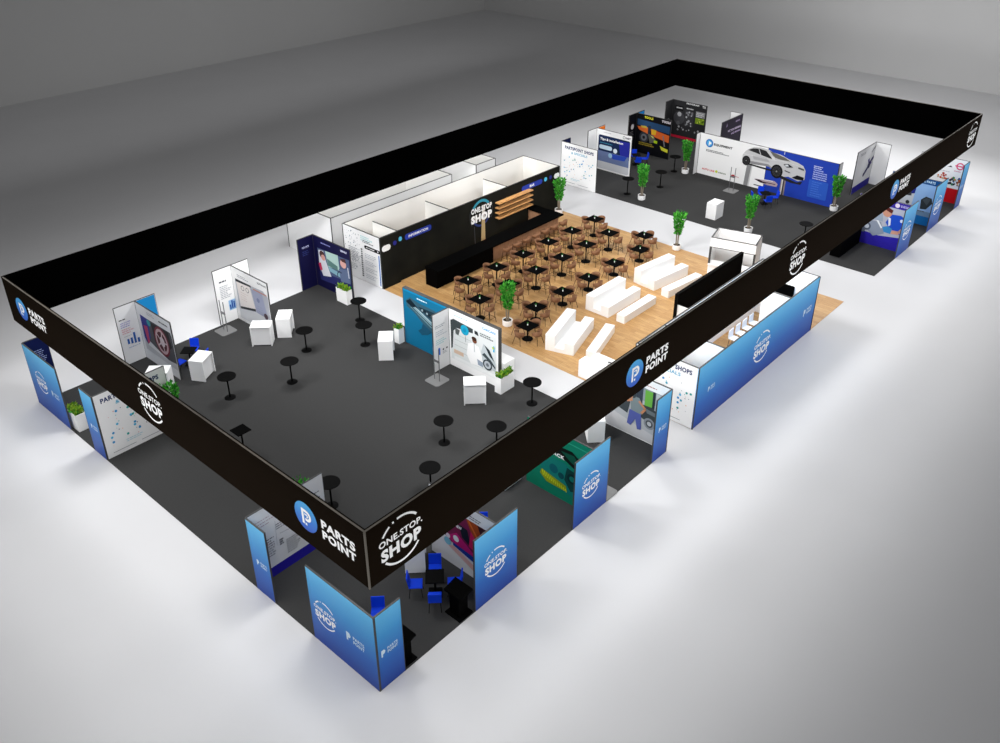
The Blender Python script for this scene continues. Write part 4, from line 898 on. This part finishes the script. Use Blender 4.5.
def planter(lab, x0, x1, y0, y1, h=.8):
    t = thing('planter_box', lab, 'plant', ((x0 + x1) / 2, (y0 + y1) / 2, FZ), 0, 'white planter boxes')
    b = MB(); w = .03
    b.box(x0, x1, y0, y0 + w, FZ, h, WHITE); b.box(x0, x1, y1 - w, y1, FZ, h, WHITE); b.box(x0, x0 + w, y0 + w, y1 - w, FZ, h, WHITE); b.box(x1 - w, x1, y0 + w, y1 - w, FZ, h, WHITE); b.build('box', t)
    b = MB(); b.box(x0 + w, x1 - w, y0 + w, y1 - w, h - .12, h - .08, SOIL); b.build('soil', t)
    lf = MB(); rr = random.Random(int(x0 * 7))
    n = int(260 * (x1 - x0) * (y1 - y0) / .3) + 60
    for i in range(n):
        c = Vector((rr.uniform(x0 + .04, x1 - .04), rr.uniform(y0 + .04, y1 - .04), h - .08 + rr.random() * .16)); a = rr.uniform(0, 6.28)
        d = Vector((math.cos(a) * .6, math.sin(a) * .6, rr.uniform(.3, 1.2))).normalized(); sd = d.cross(Vector((rr.uniform(-1, 1), rr.uniform(-1, 1), .3))).normalized()
        L = rr.uniform(.1, .22); lf.face([c, c + d * L * .5 + sd * L * .25, c + d * L, c + d * L * .5 - sd * L * .25], rr.choice([LEAF3, LEAF3, LEAF2]))
    lf.build('foliage', t)
planter('white planter box with green leaves between two blue panels, left edge', .1, .52, 18.5, 19.35)
planter('white planter box with green leaves at the navy wall end', 14.52, 14.88, 18.86, 19.7)
planter('small white planter box with leaves left of the teal wall', 13.64, 13.98, 13.98, 14.32)
planter('white planter box with leaves at the end of the mechanic photograph wall', 13.66, 14.54, 7.52, 7.88)

for o in list(COL.objects):
    if o.get('category') in ('chair', 'stool', 'table', 'vase', 'menu stand', 'counter', 'plant', 'bench', 'stand', 'podium', 'kiosk', 'screen', 'bar counter'):
        o.location.x += .035 - .0027 * o.location.x; o.location.y += .0045 * o.location.y

# ---------------------------------------------------------------- light
def area(loc, sx, sy, power, rot=(0, 0, 0), col=(1, 1, 1)):
    l = bpy.data.lights.new('hall_or_fill_lamp', 'AREA'); l.shape = 'RECTANGLE'; l.size = sx; l.size_y = sy; l.energy = power; l.color = col
    o = bpy.data.objects.new('hall_or_fill_lamp', l); COL.objects.link(o); o.location = loc; o.rotation_euler = rot
    return o
PW = {'g00': 205, 'g01': 65, 'g02': 370, 'g10': 280, 'g11': 60, 'g12': 200, 'g20': 40, 'g21': 60, 'g22': 40, 'g30': 280, 'g31': 240, 'g32': 190, 'end': 1670, 'back': 2000, 'front': 1900, 'left': 940, 'wallr': 2100, 'wallb': 920, 'w': 0.12, 'kx0': 420, 'kx1': 390}
for ix, x in enumerate((3, 10, 17, 24, 31, 38, 46)):
    for iy, y in enumerate((4.5, 11, 17.5)):
        area((x, y, 8), 1.8, 1.8, PW['g%d%d' % ((0, 0, 1, 1, 2, 3, 3)[ix], iy)])
for y in (4.5, 11, 17.5):  # unseen tilted lamps added to brighten faces looking towards -X
    area((8, y, 8), 1.5, 1.5, PW['kx0'], (0, math.radians(-62), 0))
    area((24.5, y, 8), 1.5, 1.5, PW['kx1'], (0, math.radians(-62), 0))
area((23, 1.5, 3.6), 9, 1.6, 110)  # unseen lamp added to lighten the inside of the meeting room
area((55, 8, 8), 4, 22, PW['end'])  # added fill for the floor and hall wall past the right end
area((25, 25.5, 8), 50, 2.5, PW['back'])  # added strip fill for the floor behind the stand
area((25, -4, 7), 54, 2.5, PW['front'])  # added strip fill for the outer blue panels and floor on the right
area((-3.5, 11, 7), 2.5, 24, PW['left'])  # added strip fill for the panels and floor along the left edge
area((62, 10, 12), 30, 4, PW['wallr'], (math.radians(90), 0, math.radians(-90)))  # unseen lamp added only to brighten the right hall wall
area((35, 48, 12), 60, 4, PW['wallb'], (math.radians(90), 0, 0))  # unseen weak lamp added to lift the back hall wall
w = bpy.data.worlds.new('hall_ambient'); S.world = w; w.use_nodes = True
w.node_tree.nodes['Background'].inputs['Color'].default_value = (1, 1, 1, 1)
w.node_tree.nodes['Background'].inputs['Strength'].default_value = PW['w']

# ---------------------------------------------------------------- camera (1000 x 743)
cam = bpy.data.cameras.new('camera'); co = bpy.data.objects.new('camera', cam); COL.objects.link(co)
cx, cy, cz, yaw, pitch, roll, f, px, py = -10.491062, -14.048816, 21.817712, 0.7282975, -0.5097211, 0.0001126, 892.724, 502.036, 320.771
fw = Vector((math.cos(pitch) * math.cos(yaw), math.cos(pitch) * math.sin(yaw), math.sin(pitch)))
r = fw.cross(Vector((0, 0, 1))).normalized(); u = r.cross(fw)
r2 = r * math.cos(roll) + u * math.sin(roll); u2 = -r * math.sin(roll) + u * math.cos(roll)
M = Matrix((r2, u2, -fw)).transposed().to_4x4(); M.translation = (cx, cy, cz)
co.matrix_world = M
cam.sensor_fit = 'HORIZONTAL'; cam.sensor_width = 36; cam.lens = f / 1000 * 36
cam.shift_x = (500 - px) / 1000; cam.shift_y = (py - 371.5) / 1000
cam.clip_end = 500
S.camera = co
S.view_settings.view_transform = 'Standard'; S.view_settings.look = 'None'; S.view_settings.exposure = 0; S.view_settings.gamma = 1
S.view_settings.use_curve_mapping = False
